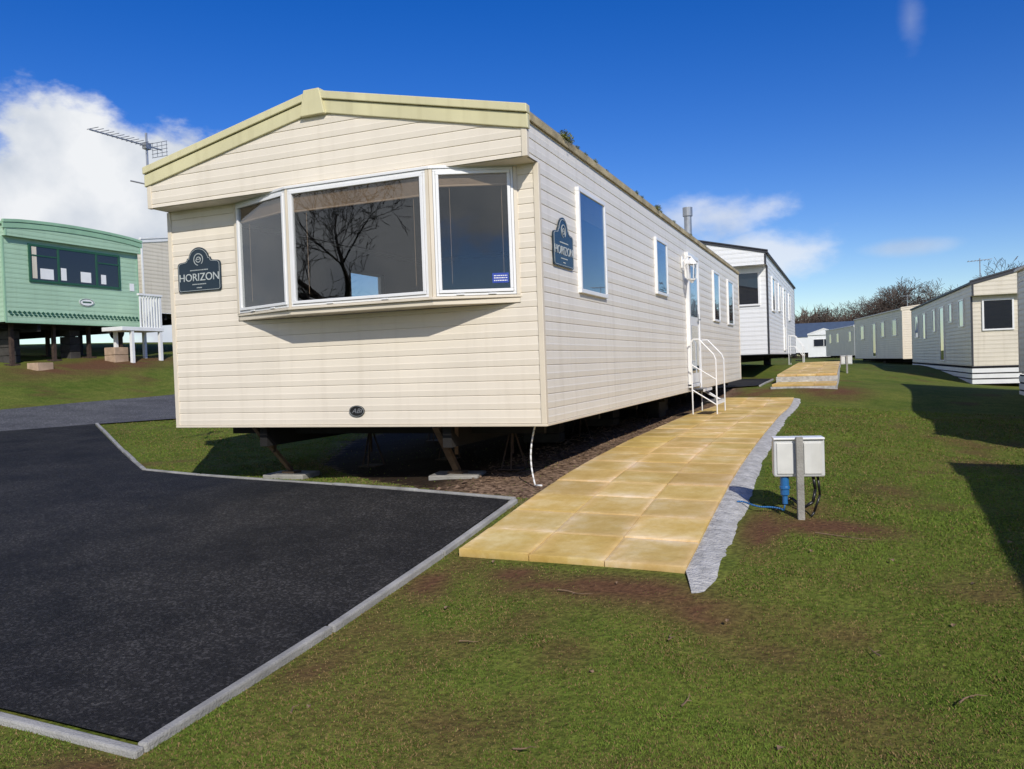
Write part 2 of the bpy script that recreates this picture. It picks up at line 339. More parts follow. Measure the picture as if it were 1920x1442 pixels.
# ------------------------------------------------------------------ path slabs
def slabmat():
    m=bpy.data.materials.new('buff_paving'); n,l=nodes(m); b=n['Principled BSDF']; b.inputs['Roughness'].default_value=.85; b.inputs['Specular IOR Level'].default_value=.25
    a=n.new('ShaderNodeAttribute'); a.attribute_name='vary'; tc=n.new('ShaderNodeTexCoord')
    t=n.new('ShaderNodeTexNoise');t.inputs['Scale'].default_value=2.6;t.inputs['Detail'].default_value=11;t.inputs['Roughness'].default_value=.70;l.new(tc.outputs['Object'],t.inputs['Vector'])
    r=n.new('ShaderNodeValToRGB');e=r.color_ramp.elements;e[0].position=.34;e[0].color=(.50,.32,.090,1);e[1].position=.66;e[1].color=(.72,.55,.29,1);k=e.new(.5);k.color=(.60,.41,.145,1)
    l.new(t.outputs['Fac'],r.inputs['Fac'])
    mu=n.new('ShaderNodeMix');mu.data_type='RGBA';mu.blend_type='MULTIPLY';mu.inputs['Factor'].default_value=1;l.new(r.outputs['Color'],mu.inputs[6]);l.new(a.outputs['Color'],mu.inputs[7]);
    l.new(mu.outputs[2],b.inputs['Base Color'])
    v=n.new('ShaderNodeTexNoise');v.inputs['Scale'].default_value=22;v.inputs['Detail'].default_value=6;l.new(tc.outputs['Object'],v.inputs['Vector'])
    bp=n.new('ShaderNodeBump');bp.inputs['Strength'].default_value=.4;bp.inputs['Distance'].default_value=.01;l.new(v.outputs['Fac'],bp.inputs['Height']);l.new(bp.outputs['Normal'],b.inputs['Normal'])
    return m
SL=slabmat()
def slabs(y0,y1,xl,xr,name,zf,cols=3,rowlen=.45,thick=.05):
    V=[];Fc=[];C=[]
    rows=round((y1-y0)/rowlen)
    for i in range(rows):
        for j in range(cols):
            ya=y0+(y1-y0)*i/rows; yb=y0+(y1-y0)*(i+1)/rows
            c=random.choice([.86,.91,.96,1.0,1.03,1.06]); cc=(c,c*random.uniform(.97,1.02),c*random.uniform(.88,1.08),1)
            N=9; g_=.0028; k=len(V); jz=random.uniform(-.003,.003)
            res=[random.random()<.6 for _ in range(4)]; cx_,cy_=random.random(),random.random()
            for b_ in range(N+1):
                for a_ in range(N+1):
                    P_t=[0,.04,.10,.20,.38,.62,.80,.90,.96,1]
                    ta=P_t[a_];tb=P_t[b_]
                    yy=ya+g_+(yb-ya-2*g_)*tb
                    L=xl(yy);R=xr(yy); xa=L+(R-L)*j/cols+g_; xb=L+(R-L)*(j+1)/cols-g_
                    xx=xa+(xb-xa)*ta
                    ed=(a_ in(0,N)) or (b_ in(0,N))
                    V.append((xx,yy+(0.032*(1-(xx-L)/(R-L))),zf(xx,yy)+jz-(.003 if ed else 0)+random.uniform(-.0008,.0008)))
                    dd=[ta,1-ta,tb,1-tb]; f=1
                    for q_ in range(4):
                        if res[q_]: f=max(f,1+.26*max(0,1-dd[q_]/(.05+.25*f1(xx,yy,6,50+q_)))*(.6+.6*f1(xx,yy,9,60)))
                    if math.hypot(ta-cx_,tb-cy_)<.3: f*=.97
                    C.append((min(cc[0]*f,1.35),min(cc[1]*f*1.03,1.4),min(cc[2]*f**2.2,1.7),1))
            for b_ in range(N):
                for a_ in range(N):
                    q=k+b_*(N+1)+a_; Fc.append((q,q+1,q+N+2,q+N+1))
            ring=[k+a_ for a_ in range(N+1)]+[k+b_*(N+1)+N for b_ in range(1,N+1)]+[k+N*(N+1)+a_ for a_ in range(N-1,-1,-1)]+[k+b_*(N+1) for b_ in range(N-1,0,-1)]
            kb=len(V)
            for r_ in ring:
                v=V[r_]; V.append((v[0],v[1],v[2]-thick)); C.append((cc[0]*.75,cc[1]*.75,cc[2]*.75,1))
            for q in range(len(ring)):
                q2=(q+1)%len(ring); Fc.append((ring[q2],ring[q],kb+q,kb+q2))
    o=npmesh(name,np.array(V),np.array(Fc),SL,False,np.array(C)); o['kind']='structure'; return o
pz=lambda x,y:PZ(y)+(.012*(-(x+1.5)))
_py=np.arange(4,17,.1);_pz=gz(np.full(_py.shape,-1.5),_py);_pz=np.convolve(np.pad(_pz,8,'edge'),np.ones(17)/17,'valid')
def PZ(y): return float(np.interp(y,_py,_pz))+.032
slabs(4.28,15.9,lambda y:-2.17+.001*(y-4),lambda y:-.81-.0095*(y-4.2),'path',pz)
V=[];Fq=[]
for i,y in enumerate(np.arange(4.34,15.9,.25)):
    V+= [(-2.15,y,pz(-2.15,y)-.010),(-.83-.0095*(y-4.2),y,pz(-.8,y)-.010)]
    if i: Fq.append((2*i-2,2*i-1,2*i+1,2*i))
sb=npmesh('path_bedding',np.array(V),np.array(Fq),mat('bedding_sand',(.50,.39,.22),.95,.15,12)); sb['kind']='structure'
slabs(17.2,18.6,lambda y:-1.42,lambda y:-.2,'path',lambda x,y:-.57,3,.45,.05)
slabs(18.62,27.3,lambda y:-1.42,lambda y:-.2,'path',lambda x,y:-.405+.021*(y-18.6),3,.45,.05)
m=MB(); m.hexa([(-1.44,18.61,-.9),(-.18,18.61,-.9),(-.18,27.3,-.9),(-1.44,27.3,-.9),(-1.44,18.61,-.457),(-.18,18.61,-.457),(-.18,27.3,-.275),(-1.44,27.3,-.275)]); m.box(-1.44,17.19,-.9,-.18,18.6,-.622)
q=m.obj('path_base',MT['mortar']); q['kind']='structure'
def haunch():
    V=[];F_=[]; n=9; i=0
    for y in np.arange(3.96,15.95,.03):
        xi=-.815-.0095*(max(y,4.2)-4.2)-.004
        base=.20 if y<6.2 else .20-.06*min(1,(y-6.2)/3)
        w=base+ (f1(y,.3,.9,31)-.5)*.09+(f1(y,.3,4,33)-.5)*.035+(f1(y,.7,14,35)-.5)*.02
        if y<4.3:
            q_=(y-3.96)/.34; w*=.35+.65*math.sqrt(q_); xi+=.10*(1-q_)
        zt=pz(-.82,max(y,4.25))-.018
        for k in range(n+1):
            t=k/n; x=xi+w*t; gg=g1(x,y)
            fall=t**2.2
            zz=zt*(1-fall)+(gg-.01)*fall
            if y<4.3: zz=zz*q_**.5+(gg-.05)*(1-q_**.5)
            if k==n: zz=gg-.07; x+=.012
            elif k>0: zz+=(f1(x,y,7,40)-.5)*.012+(f1(x,y,24,42)-.5)*.010
            V.append((x,y,zz))
        if i:
            for k in range(n):
                a=(i-1)*(n+1)+k; F_.append((a,a+1,a+n+2,a+n+1))
        i+=1
    o=npmesh('path_haunching',np.array(V),np.array(F_),MT['mortar']); o['kind']='structure'
haunch()
# ------------------------------------------------------------------ grass blades
def grass():
    N=1050000
    u=rng.random(N); r=1.5*(15/1.5)**u
    az=np.radians(rng.uniform(-60,13,N)); x=r*np.sin(az); y=r*np.cos(az)
    keep=np.ones(N,bool)
    for P in HARD: keep&=~(inpoly(x,y,P)|(segdist(x,y,P)<.026+.012*vnoise(x,y,20,77)))
    keep&=~inpoly(x,y,HAUNCH)
    keep&=rng.random(N)>inpoly(x,y,GRAV)*.985
    d=dirtmask(x,y); keep&=(rng.random(N)>d*.95)
    keep&=rng.random(N)<(.6+.4*vnoise(x,y,9,4))
    x=x[keep];y=y[keep];r=r[keep];d=d[keep];n=len(x)
    z=gz(x,y); e=np.full(n,1e9)
    for P in HARD: e=np.minimum(e,segdist(x,y,P))
    z+=micro(x,y,e)-.003
    lush=fbm(x,y,1.7,12)
    h=(.005+.008*rng.random(n))*(.6+.9*lush)*(1+.02*r)*(1-.4*d); w=(.0015+.0008*rng.random(n))*(1+r*.28)
    t=rng.random(n)*2*np.pi; le=rng.random(n)*1.4*h; t2=rng.random(n)*2*np.pi
    cx,sy=np.cos(t)*w,np.sin(t)*w
    V=np.empty((n,3,3)); V[:,0]=np.stack([x-cx,y-sy,z],-1);V[:,1]=np.stack([x+cx,y+sy,z],-1);V[:,2]=np.stack([x+np.cos(t2)*le,y+np.sin(t2)*le,z+h],-1)
    q=rng.random(n)[:,None]; pat=np.clip((fbm(x,y,1.4,20)-.32)*2.2,0,1)[:,None]
    g1c=np.array([.095,.158,.020]);g2c=np.array([.165,.215,.036]);br=np.array([.25,.175,.075])
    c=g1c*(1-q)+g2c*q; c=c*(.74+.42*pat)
    fg=np.clip((4.2-r)/2.5,0,1)[:,None]
    dry=(rng.random(n)[:,None]<(.09+.45*d[:,None]+.26*(1-pat)+.13*fg))
    c=np.where(dry,br*(.6+.6*q),c)
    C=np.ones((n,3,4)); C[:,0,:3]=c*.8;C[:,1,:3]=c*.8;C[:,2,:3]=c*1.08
    m=bpy.data.materials.new('grass_blades'); nn,l=nodes(m); b=nn['Principled BSDF']; b.inputs['Roughness'].default_value=.8; b.inputs['Specular IOR Level'].default_value=.12
    a=nn.new('ShaderNodeAttribute'); a.attribute_name='vary'; l.new(a.outputs['Color'],b.inputs['Base Color'])
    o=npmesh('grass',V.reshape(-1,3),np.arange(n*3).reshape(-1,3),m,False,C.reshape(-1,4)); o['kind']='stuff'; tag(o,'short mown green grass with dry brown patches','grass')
grass()
# ------------------------------------------------------------------ caravans
P_=.112
def rows_global(top,pitch):
    R=[];z=0
    while z<top+pitch:
        R+=[(z,0.),(z+.003,.006),(z+pitch*.42,.0085),(z+pitch*.48,.0065),(z+pitch*.92,.004)]; z+=pitch
    return R
def siding(m,o,u,n,z0,z1,f0,f1,pitch=P_):
    R=rows_global(z1,pitch); zs=[r[0] for r in R]; os_=[r[1] for r in R]
    rr=[(z0,float(np.interp(z0,zs,os_)))]+[r for r in R if z0+1e-4<r[0]<z1-1e-4]+[(z1,float(np.interp(z1,zs,os_)))]
    o=Vector(o);u=Vector(u);n=Vector(n);vs=[];fs=[]
    for z,d in rr:
        a,b=f0(z),f1(z)
        if b<a: a=b=(a+b)/2
        vs+=[o+u*a+n*d+Vector((0,0,z)),o+u*b+n*d+Vector((0,0,z))]
    for i in range(len(rr)-1): fs.append((2*i,2*i+1,2*i+3,2*i+2))
    m.add(vs,fs)
def window(parent,o,u,n,u0,u1,z0,z1,mull=(),trans=(),fw=.045,frame='upvc',glass='darkglass',d=.03,label=None):
    g=MB(); g.ob(o,u,n,u0+fw*.6,u1-fw*.6,z0+fw*.6,z1-fw*.6,d*.3,d*.5); w=g.obj('window',MT[glass],parent)
    f=MB(); d0=-.02
    f.ob(o,u,n,u0,u1,z1-fw,z1,d0,d); f.ob(o,u,n,u0,u1,z0,z0+fw,d0,d)
    f.ob(o,u,n,u0,u0+fw,z0+fw,z1-fw,d0,d); f.ob(o,u,n,u1-fw,u1,z0+fw,z1-fw,d0,d)
    for k in mull:
        c=u0+(u1-u0)*k; f.ob(o,u,n,c-fw*.55,c+fw*.55,z0+fw,z1-fw,d0,d-.004)
    for k in trans:
        c=z0+(z1-z0)*k; f.ob(o,u,n,u0+fw,u1-fw,c-fw*.5,c+fw*.5,d0,d-.006)
    f.obj('frame',MT[frame],w,bevel=.004); return w
XA=Vector((1,0,0));YA=Vector((0,1,0))
def caravan(name,loc,rot,label,w=3.66,L=11,h=2.3,rise=.38,ov=.25,drop=.39,front='off',side='off',roof='roofgrey',fas='white',fsegs=None,lsegs=None,fwin=(),rwin=(),lwin=(),arch=False,pitch=P_,fasd=.15,group=None,skirt=0,ex=.06):
    R=root(name,loc,label,'caravan',rot,group)
    if arch: prof=[(w*t,h+rise*math.sin(math.pi*t)**.8) for t in np.linspace(0,1,13)]
    else: prof=[(0,h),(w/2,h+rise),(w,h)]
    half=[p for p in prof if p[0]<=w/2+1e-6]
    fl=lambda z:float(np.interp(z,[p[1] for p in half],[p[0] for p in half])) if z>h else 0.
    fr=lambda z:w-fl(z)
    hs=h-drop
    m=MB()
    for (a,b,c,d) in (fsegs or [(0,w,0,hs)]): siding(m,(0,0,0),XA,-YA,c,d,lambda z,a=a:a,lambda z,b=b:b,pitch)
    m.obj('wall',MT[front],R,recalc=False)
    m=MB(); siding(m,(0,-ov,0),XA,-YA,hs,h+rise-.01,fl,fr,pitch); m.box(0.01,-ov+.012,hs-.004,w-.01,.02,hs+.02)
    m.obj('gable',MT[front],R,recalc=False)
    m=MB()
    siding(m,(w,0,0),YA,XA,0,h,lambda z:0,lambda z:L,pitch); siding(m,(w,-ov,0),YA,XA,hs,h,lambda z:0,lambda z:ov,pitch)
    m.obj('wall',MT[side],R,recalc=False)
    m=MB()
    for (a,b,c,d) in (lsegs or [(0,L,0,h)]): siding(m,(0,0,0),YA,-XA,c,d,lambda z,a=a:a,lambda z,b=b:b,pitch)
    siding(m,(0,-ov,0),YA,-XA,hs,h,lambda z:0,lambda z:ov,pitch)
    m.obj('wall',MT[side],R,recalc=False)
    m=MB(); siding(m,(0,L,0),XA,YA,0,h+rise-.01,fl,fr,pitch); m.obj('wall',MT[side],R,recalc=False)
    m=MB(); t=.032
    for (cx,cy) in ((w,0),(0,0)):
        sx=1 if cx>0 else -1
        m.box(min(cx+sx*.013,cx-sx*t),-.014,0,max(cx+sx*.013,cx-sx*t),t,hs-.006)
        m.box(min(cx+sx*.013,cx-sx*t),-ov-.014,hs-.005,max(cx+sx*.013,cx-sx*t),-ov+t,h-.03)
    for cx in (w,0):
        sx=1 if cx>0 else -1
        m.box(min(cx+sx*.013,cx-sx*t),L-t,0,max(cx+sx*.013,cx-sx*t),L+.014,h-.03)
    m.box(-.012,-.016,-.02,w+.012,-.004,.0); m.box(w-.002,0,-.02,w+.016,L,0.0)
    m.obj('corner_trim',MT['trim' if front=='front' else fas],R,bevel=.004)
    m=MB(); th=.05
    top=[(x,z+th) for x,z in prof]; top[0]=(-ex*.6,h+th-.02); top[-1]=(w+ex*.6,h+th-.02)
    bot=[(x,z+.005) for x,z in prof]; bot[0]=(-ex*.6,h-.01); bot[-1]=(w+ex*.6,h-.01)
    pts=[(x,-ov,z) for x,z in top]+[(x,-ov,z) for x,z in reversed(bot)]
    k=len(top)
    vs=[Vector(p) for p in pts]+[Vector(p)+Vector((0,L+ov+.06,0)) for p in pts]; n2=2*k
    fs=[(i,(i+1)%n2,n2+(i+1)%n2,n2+i) for i in range(n2)]
    for i in range(k-1):
        fs.append((i,i+1,n2-2-i,n2-1-i)); fs.append((n2+i,n2+i+1,n2+n2-2-i,n2+n2-1-i))
    m.add(vs,fs); m.obj('roof',MT[roof],R)
    m=MB(); yf=-ov-.03
    ft=[(x,z+.075) for x,z in prof]; ft[0]=(-ex,h+.06); ft[-1]=(w+ex,h+.06)
    def band(a0,a1,y0,y1):
        for i in range(k-1):
            (xa,za),(xb,zb)=ft[i],ft[i+1]
            m.hexa([(xa,y0,za-a1),(xb,y0,zb-a1),(xb,y1,zb-a1),(xa,y1,za-a1),(xa,y0,za-a0),(xb,y0,zb-a0),(xb,y1,zb-a0),(xa,y1,za-a0)])
    band(0,fasd*.36,yf-.014,-ov+.03); band(fasd*.36+.004,fasd,yf+.004,-ov+.02)
    if not arch and front=='front':
        c=w/2; z=h+rise+.075
        m.hexa([(c-.12,yf-.022,z-fasd-.03),(c+.12,yf-.022,z-fasd-.03),(c+.12,-ov+.04,z-fasd-.03),(c-.12,-ov+.04,z-fasd-.03),(c-.075,yf-.022,z+.004),(c+.075,yf-.022,z+.004),(c+.075,-ov+.04,z+.004),(c-.075,-ov+.04,z+.004)])
    m.obj('fascia',MT[fas],R,bevel=.006)
    for a_,b_ in ((w+.015,w+ex),(-ex,-.015)):
        m=MB(); m.box(a_,-ov+.03,h-.045,b_,L+.05,h+.015); m.obj('gutter',MT['gutter' if front=='front' else fas],R,bevel=.01)
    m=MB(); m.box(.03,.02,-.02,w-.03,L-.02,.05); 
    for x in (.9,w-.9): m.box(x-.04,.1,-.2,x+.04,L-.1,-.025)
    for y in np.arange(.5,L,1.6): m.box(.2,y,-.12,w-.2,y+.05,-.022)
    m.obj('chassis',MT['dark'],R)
    if not skirt:
        for x in (.55,w-.55):
            m=MB(); y=L*.52; m.cyl((x-.09,y,-.28),(x+.09,y,-.28),.28,.28,20); m.obj('wheel',MT['rubber'],R,bevel=.02)
    if skirt:
        m=MB(); m.box(.0,-.01,-skirt,w,.02,-.035); m.box(w-.02,0.02,-skirt,w+.0,L,-.035); m.box(0,0.02,-skirt,.02,L,-.035)
        m.obj('skirting',MT['dark'],R)
        for i in range(1,4):
            m=MB(); m.box(-.012,-.022,-skirt+.02+(i-1)*.15,w+.012,-.008,-skirt+.02+i*.15-.035); m.box(-.014,0,-skirt+.02+(i-1)*.15,-.002,L,-skirt+.02+i*.15-.035)
            m.obj('skirting_board',MT['white'],R)
    for a in fwin: window(R,(0,-.012,0),XA,-YA,*a[:4],mull=a[4] if len(a)>4 else (),trans=a[5] if len(a)>5 else ())
    for a in rwin: window(R,(w+.012,0,0),YA,XA,*a[:4])
    for a in lwin: window(R,(-.012,0,0),YA,-XA,*a[:4])
    return R
# ---- main caravan
MW,ML=3.66,12.3; MH=2.29; HS=1.985; OV=.22
main=caravan('static_caravan',(-5.79,5.79,-.453),0,'large cream static caravan with bay window on raised legs',MW,ML,MH,.38,OV,MH-HS,front='front',side='side',roof='roofgrey',fas='fascia',fasd=.175,ex=.028,
  fsegs=[(0,.77,0,HS),(3.49,MW,0,HS),(.77,3.49,0,.93)],
  lsegs=[(0,2.9,0,MH),(3.7,ML,0,MH),(2.9,3.7,0,1.35),(2.9,3.7,1.72,MH)])
m=MB(); m.box(.04,.05,.06,.05,2.9,1.98);m.box(.04,3.7,.06,.05,4.6,1.98);m.box(.04,2.9,.06,.05,3.7,1.35);m.box(.04,2.9,1.72,.05,3.7,1.98)
m.box(MW-.05,.05,.06,MW-.04,4.6,1.98);m.box(.05,4.6,.06,MW-.05,4.62,1.98);m.box(.05,-.16,2.02,MW-.05,4.6,2.04)
m.obj('interior',MT['interior'],main)
m=MB(); m.box(.06,.3,.06,MW-.06,.95,.62); m.box(.06,.14,.06,MW-.06,.3,.98); m.obj('seat',MT['seat'],main,bevel=.03)
window(main,(-.012,0,0),YA,-XA,2.88,3.72,1.33,1.75,glass='glass')
# bay window
BD=.26
BP=[(.77,0.),(1.54,-BD),(2.87,-BD),(3.49,0.)]
zb0,zb1=1.0,HS-.007
sill=MB()
def inset(pts,e): return [(pts[0][0]-e,0.0),(pts[1][0]-e*.3,pts[1][1]-e),(pts[2][0]+e*.3,pts[2][1]-e),(pts[3][0]+e,0.0)]
sill.prism([(x,y,.935) for x,y in inset(BP,.004)],(0,0,.040)); sill.prism([(x,y,.976) for x,y in inset(BP,.028)],(0,0,.020))
bay=sill.obj('bay_window',MT['trim'],main,bevel=.004)
hd=MB(); hd.prism([(x,y,HS-.012) for x,y in inset(BP,.022)],(0,0,.022)); hd.obj('head_trim',MT['upvc'],bay,bevel=.003)
for i in range(3):
    a=Vector((*BP[i],0));b=Vector((*BP[i+1],0));u=(b-a).normalized();n=Vector((u.y,-u.x,0));L=(b-a).length
    o=a
    u0,u1=(.03,L-.012) if i==0 else ((.014,L-.028) if i==1 else (.028,L-.03))
    fr=MB()
    def rect(f,p0,p1,q0,q1,w_,d0,d1):
        f.ob(o,u,n,p0,p1,q1-w_,q1,d0,d1);f.ob(o,u,n,p0,p1,q0,q0+w_,d0,d1);f.ob(o,u,n,p0,p0+w_,q0+w_,q1-w_,d0,d1);f.ob(o,u,n,p1-w_,p1,q0+w_,q1-w_,d0,d1)
    top=HS-.014
    rect(fr,u0,u1,zb0,top,.020,-.03,.012); rect(fr,u0+.022,u1-.022,zb0+.022,top-.022,.024,-.02,.022)
    for k in (.3,.7): fr.ob(o,u,n,u0+(u1-u0)*k-.03,u0+(u1-u0)*k+.03,zb0+.004,zb0+.016,.014,.026)
    gl=MB(); gl.ob(o,u,n,u0+.04,u1-.04,zb0+.04,top-.04,0,.004)
    gobj=gl.obj('glass',MT['glass'],bay); fr.obj('frame',MT['upvc'],bay,bevel=.003)
    bl=MB(); bz=1.93; lo=(1.82,1.80,1.86)[i]
    z=lo
    while z<bz: bl.ob(o,u,n,u0+.045,u1-.045,z,z+.005,-.036,-.012); z+=.0085
    bl.ob(o,u,n,u0+.045,u1-.045,lo-.02,lo-.004,-.036,-.010)
    bl.obj('blind',MT['blind'],bay)
    for k in ((.12,.9) if i==1 else (.2,.85)):
        cd=MB(); cd.ob(o,u,n,u0+(u1-u0)*k,u0+(u1-u0)*k+.0025,1.1,lo,-.03,-.027); cd.obj('cord',MT['blind'],bay)
    for s0,s1 in ((0,u0-.002),(u1+.002,L)):
        ps=MB(); ps.ob(o,u,n,s0,s1,.998,HS-.012,-.03,.014); ps.obj('post',MT['trim'],bay)
st=MB(); a=Vector((*BP[2],0));b=Vector((*BP[3],0));u=(b-a).normalized();n=Vector((u.y,-u.x,0))
st.ob(a,u,n,.46,.585,1.09,1.165,.0055,.007); stk=st.obj('sticker',mat('blue_sticker',(.01,.05,.35),.5,.05,4),bay)
sm=MB()
for r_,z in enumerate((1.145,1.128,1.108)):
    x=.472
    while x<.572: 
        wd=random.uniform(.008,.02); sm.ob(a,u,n,x,min(x+wd,.574),z-.004,z+.003,.0075,.0082); x+=wd+.004
sm.obj('lettering',MT['upvc'],stk)
def sidewin(y0,y1,z0,z1,blind):
    o=Vector((MW+.012,0,0)); f=MB()
    g_=MB(); g_.ob(o,YA,XA,y0+.03,y1-.03,z0+.03,z1-.03,.012,.016); w=g_.obj('window',MT['sideglass'],main)
    rw=.036
    for (a,b,c,d) in ((y0,y1,z1-rw,z1),(y0,y1,z0,z0+rw),(y0,y0+rw,z0+rw,z1-rw),(y1-rw,y1,z0+rw,z1-rw)): f.ob(o,YA,XA,a,b,c,d,-.02,.026)
    f.obj('frame',MT['upvc'],w,bevel=.004)
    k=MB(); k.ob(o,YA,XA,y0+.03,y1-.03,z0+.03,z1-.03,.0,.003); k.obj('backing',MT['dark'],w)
    if blind:
        s=MB(); z=z1-.05
        while z>z1-.05-blind: s.ob(o,YA,XA,y0+.045,y1-.045,z-.011,z,.004,.008); z-=.018
        s.obj('blind',MT['blind'],w)
sidewin(.91,1.75,1.06,1.97,.2); sidewin(3.98,4.64,1.26,1.95,.06); sidewin(8.56,9.27,1.10,1.98,.08); sidewin(10.4,11.2,1.10,1.98,.08)
o=Vector((MW+.012,0,0)); d=MB()
d.ob(o,YA,XA,6.06,6.84,.10,1.93,0,.03); dr=d.obj('door',MT['upvc'],main,bevel=.006)
f=MB()
for q in ((6.0,6.9,1.94,2.0),(6.0,6.055,.06,1.94),(6.845,6.9,.06,1.94),(6.0,6.9,.04,.09)): f.ob(o,YA,XA,*q,-.02,.045)
f.obj('frame',MT['upvc'],dr,bevel=.004)
f=MB(); f.ob(o,YA,XA,6.17,6.73,.25,.95,.031,.035); f.obj('glass',MT['sideglass'],dr)
f=MB(); f.ob(o,YA,XA,6.17,6.73,1.08,1.82,.031,.035); f.obj('glass',MT['sideglass'],dr)
f=MB(); f.ob(o,YA,XA,6.75,6.79,.98,1.14,.03,.04); f.ob(o,YA,XA,6.67,6.78,1.04,1.06,.06,.075); f.ob(o,YA,XA,6.765,6.78,1.04,1.06,.04,.06); f.obj('handle',MT['steel'],dr)
# lantern
ln=MB(); lx,ly,lz=MW+.15,5.72,1.70
ln.beam((MW+.01,ly,lz+.12),(MW+.03,ly,lz+.12),.07,.16); ln.tube([(MW+.02,ly,lz+.12),(MW+.09,ly,lz+.2),(lx,ly,lz+.19),(lx,ly,lz+.15)],.012)
ln.cyl((lx,ly,lz+.1),(lx,ly,lz+.17),.085,.02,6); ln.cyl((lx,ly,lz+.08),(lx,ly,lz+.1),.09,.09,6); ln.cyl((lx,ly,lz-.14),(lx,ly,lz-.12),.055,.06,6); ln.cyl((lx,ly,lz-.18),(lx,ly,lz-.14),.015,.04,6)
for i in range(6):
    t=math.pi*i/3; ln.cyl((lx+.058*math.cos(t),ly+.058*math.sin(t),lz-.12),(lx+.082*math.cos(t),ly+.082*math.sin(t),lz+.08),.007,n=5)
lo=ln.obj('lantern',MT['white'],main)
lg=MB(); lg.cyl((lx,ly,lz-.12),(lx,ly,lz+.08),.048,.070,6); lg.obj('glass',glassmat('lantern_glass',.05,(.9,.9,.9)),lo)
c=MB(); c.cyl((3.29,8.5,2.36),(3.29,8.5,3.04),.065,n=16); c.cyl((3.29,8.5,2.94),(3.29,8.5,3.09),.085,n=16); c.cyl((3.29,8.5,2.36),(3.29,8.5,2.48),.12,.07,16); c.obj('flue',MT['steel'],main)
def plaque(M4):
    m=MB()
    w,h=.25,.13
    def arc(cx,cy,r,a0,a1,n=6): return [(cx+r*math.cos(math.radians(a0+(a1-a0)*i/n)),cy+r*math.sin(math.radians(a0+(a1-a0)*i/n))) for i in range(n+1)]
    pts=arc(-w+.02,-h+.02,.02,180,270,3)+arc(w-.02,-h+.02,.02,270,360,3)+arc(w-.035,h-.025,.035,0,80,4)+arc(.165,h+.045,.03,270,180,4)[0:]+arc(0,h+.02,.12,12,168,14)+arc(-.165,h+.045,.03,0,-90,4)+arc(-w+.035,h-.025,.035,100,180,4)
    m.prism([(x,y,0) for x,y in pts],(0,0,.012)); 
    m.v=[tuple(M4@Vector(v)) for v in m.v]; p=m.obj('name_plaque',MT['navy'],main)
    k=MB(); k2=[(x*.95,(y-.01)*.94+.01) for x,y in pts]
    for a,b in zip(k2,k2[1:]+k2[:1]):
        if (Vector(a)-Vector(b)).length>1e-4: k.beam((*a,.0135),(*b,.0135),.003,.002)
    R_=.052; cyy=.158
    sp=[(R_*math.cos(math.radians(t)),cyy+R_*math.sin(math.radians(t))) for t in np.linspace(-50,262,26)]
    sp2=[(.030*(1-.25*t)*math.cos(math.radians(-170+350*t)),cyy+.026*(1-.2*t)*math.sin(math.radians(-170+350*t))) for t in np.linspace(0,1,18)]
    for S_,wd in ((sp,.006),(sp2,.006)):
        for a,b in zip(S_[:-1],S_[1:]): k.beam((*a,.014),(*b,.014),wd,.003)
    k.beam((-.028,cyy-.002,.014),(.022,cyy+.004,.014),.005,.003)
    for yy,x0,x1,s in ((.062,-.10,.10,.009),(-.066,-.08,.08,.008),(-.098,-.03,.03,.008)):
        x=x0
        while x<x1:
            k.beam((x,yy,.014),(x+random.choice([.006,.008]),yy,.014),s,.002); x+=.0125
    k.v=[tuple(M4@Vector(v)) for v in k.v]; k.obj('emblem',MT['silver'],p)
    text_mesh('lettering','HORIZON',.098,MT['silver'],p,M4@Matrix.Translation((0,-.005,.013)),.002,sx=1.04)
plaque(Matrix.Translation((.35,-.010,1.36))@Matrix.Rotation(math.radians(90),4,'X'))
plaque(Matrix.Translation((MW+.012,.50,1.37))@Matrix.Rotation(math.radians(90),4,'Z')@Matrix.Rotation(math.radians(90),4,'X'))
m=MB(); bx,bz=1.98,.115
m.prism([(bx+.075*math.cos(t),-.010,bz+.048*math.sin(t)) for t in np.linspace(0,2*math.pi,32,endpoint=False)],(0,-.008,0)); bd=m.obj('badge',MT['black'],main)
m=MB(); r=[(bx+.069*math.cos(t),-.0185,bz+.043*math.sin(t)) for t in np.linspace(0,2*math.pi,33)]
m.tube(r,.0012,4); m.obj('rim',MT['silver'],bd)
text_mesh('lettering','ABI',.055,mat('dull_lettering',(.20,.21,.22),.5,.05,4),bd,Matrix.Translation((bx,-.0185,bz))@Matrix.Rotation(math.radians(90),4,'X'),.001,.35,1.2)
def leg(x0,y0,x1,y1,mt,w=.05):
    m=MB(); gzv=g1(x1-5.79,y1+5.79)+.453+.05
    m.beam((x0,y0,-.02),(x1,y1,gzv),w,w*.8); m.box(x1-.07,y1-.06,gzv-.02,x1+.07,y1+.06,gzv); m.obj('support_leg',MT[mt],main)
    p=MB(); gg=g1(x1-5.79,y1+5.79); p.box(-.22,-.16,-.05,.22,.16,.03); q=p.obj('concrete_pad',MT['conc'],None,bevel=.01,loc=(x1-5.79,y1+5.79,gg)); q.rotation_euler=(0,0,random.uniform(-.2,.2)); tag(q,'grey concrete slab under a caravan support leg','slab','slabs under the caravan legs')
leg(.80,.10,.79,.62,'timber',.042); leg(2.66,.10,2.62,.55,'timber',.055); leg(3.3,9.5,3.4,10.2,'rust'); leg(.8,11.8,.8,12,'rust')
m=MB(); m.beam((2.84,.12,-.02),(2.68,.42,-.28),.03,.03); m.obj('brace',MT['timber'],main)
m=MB(); m.beam((.92,.3,-.02),(.80,.36,-.28),.022,.022); m.obj('brace',MT['rust'],main)
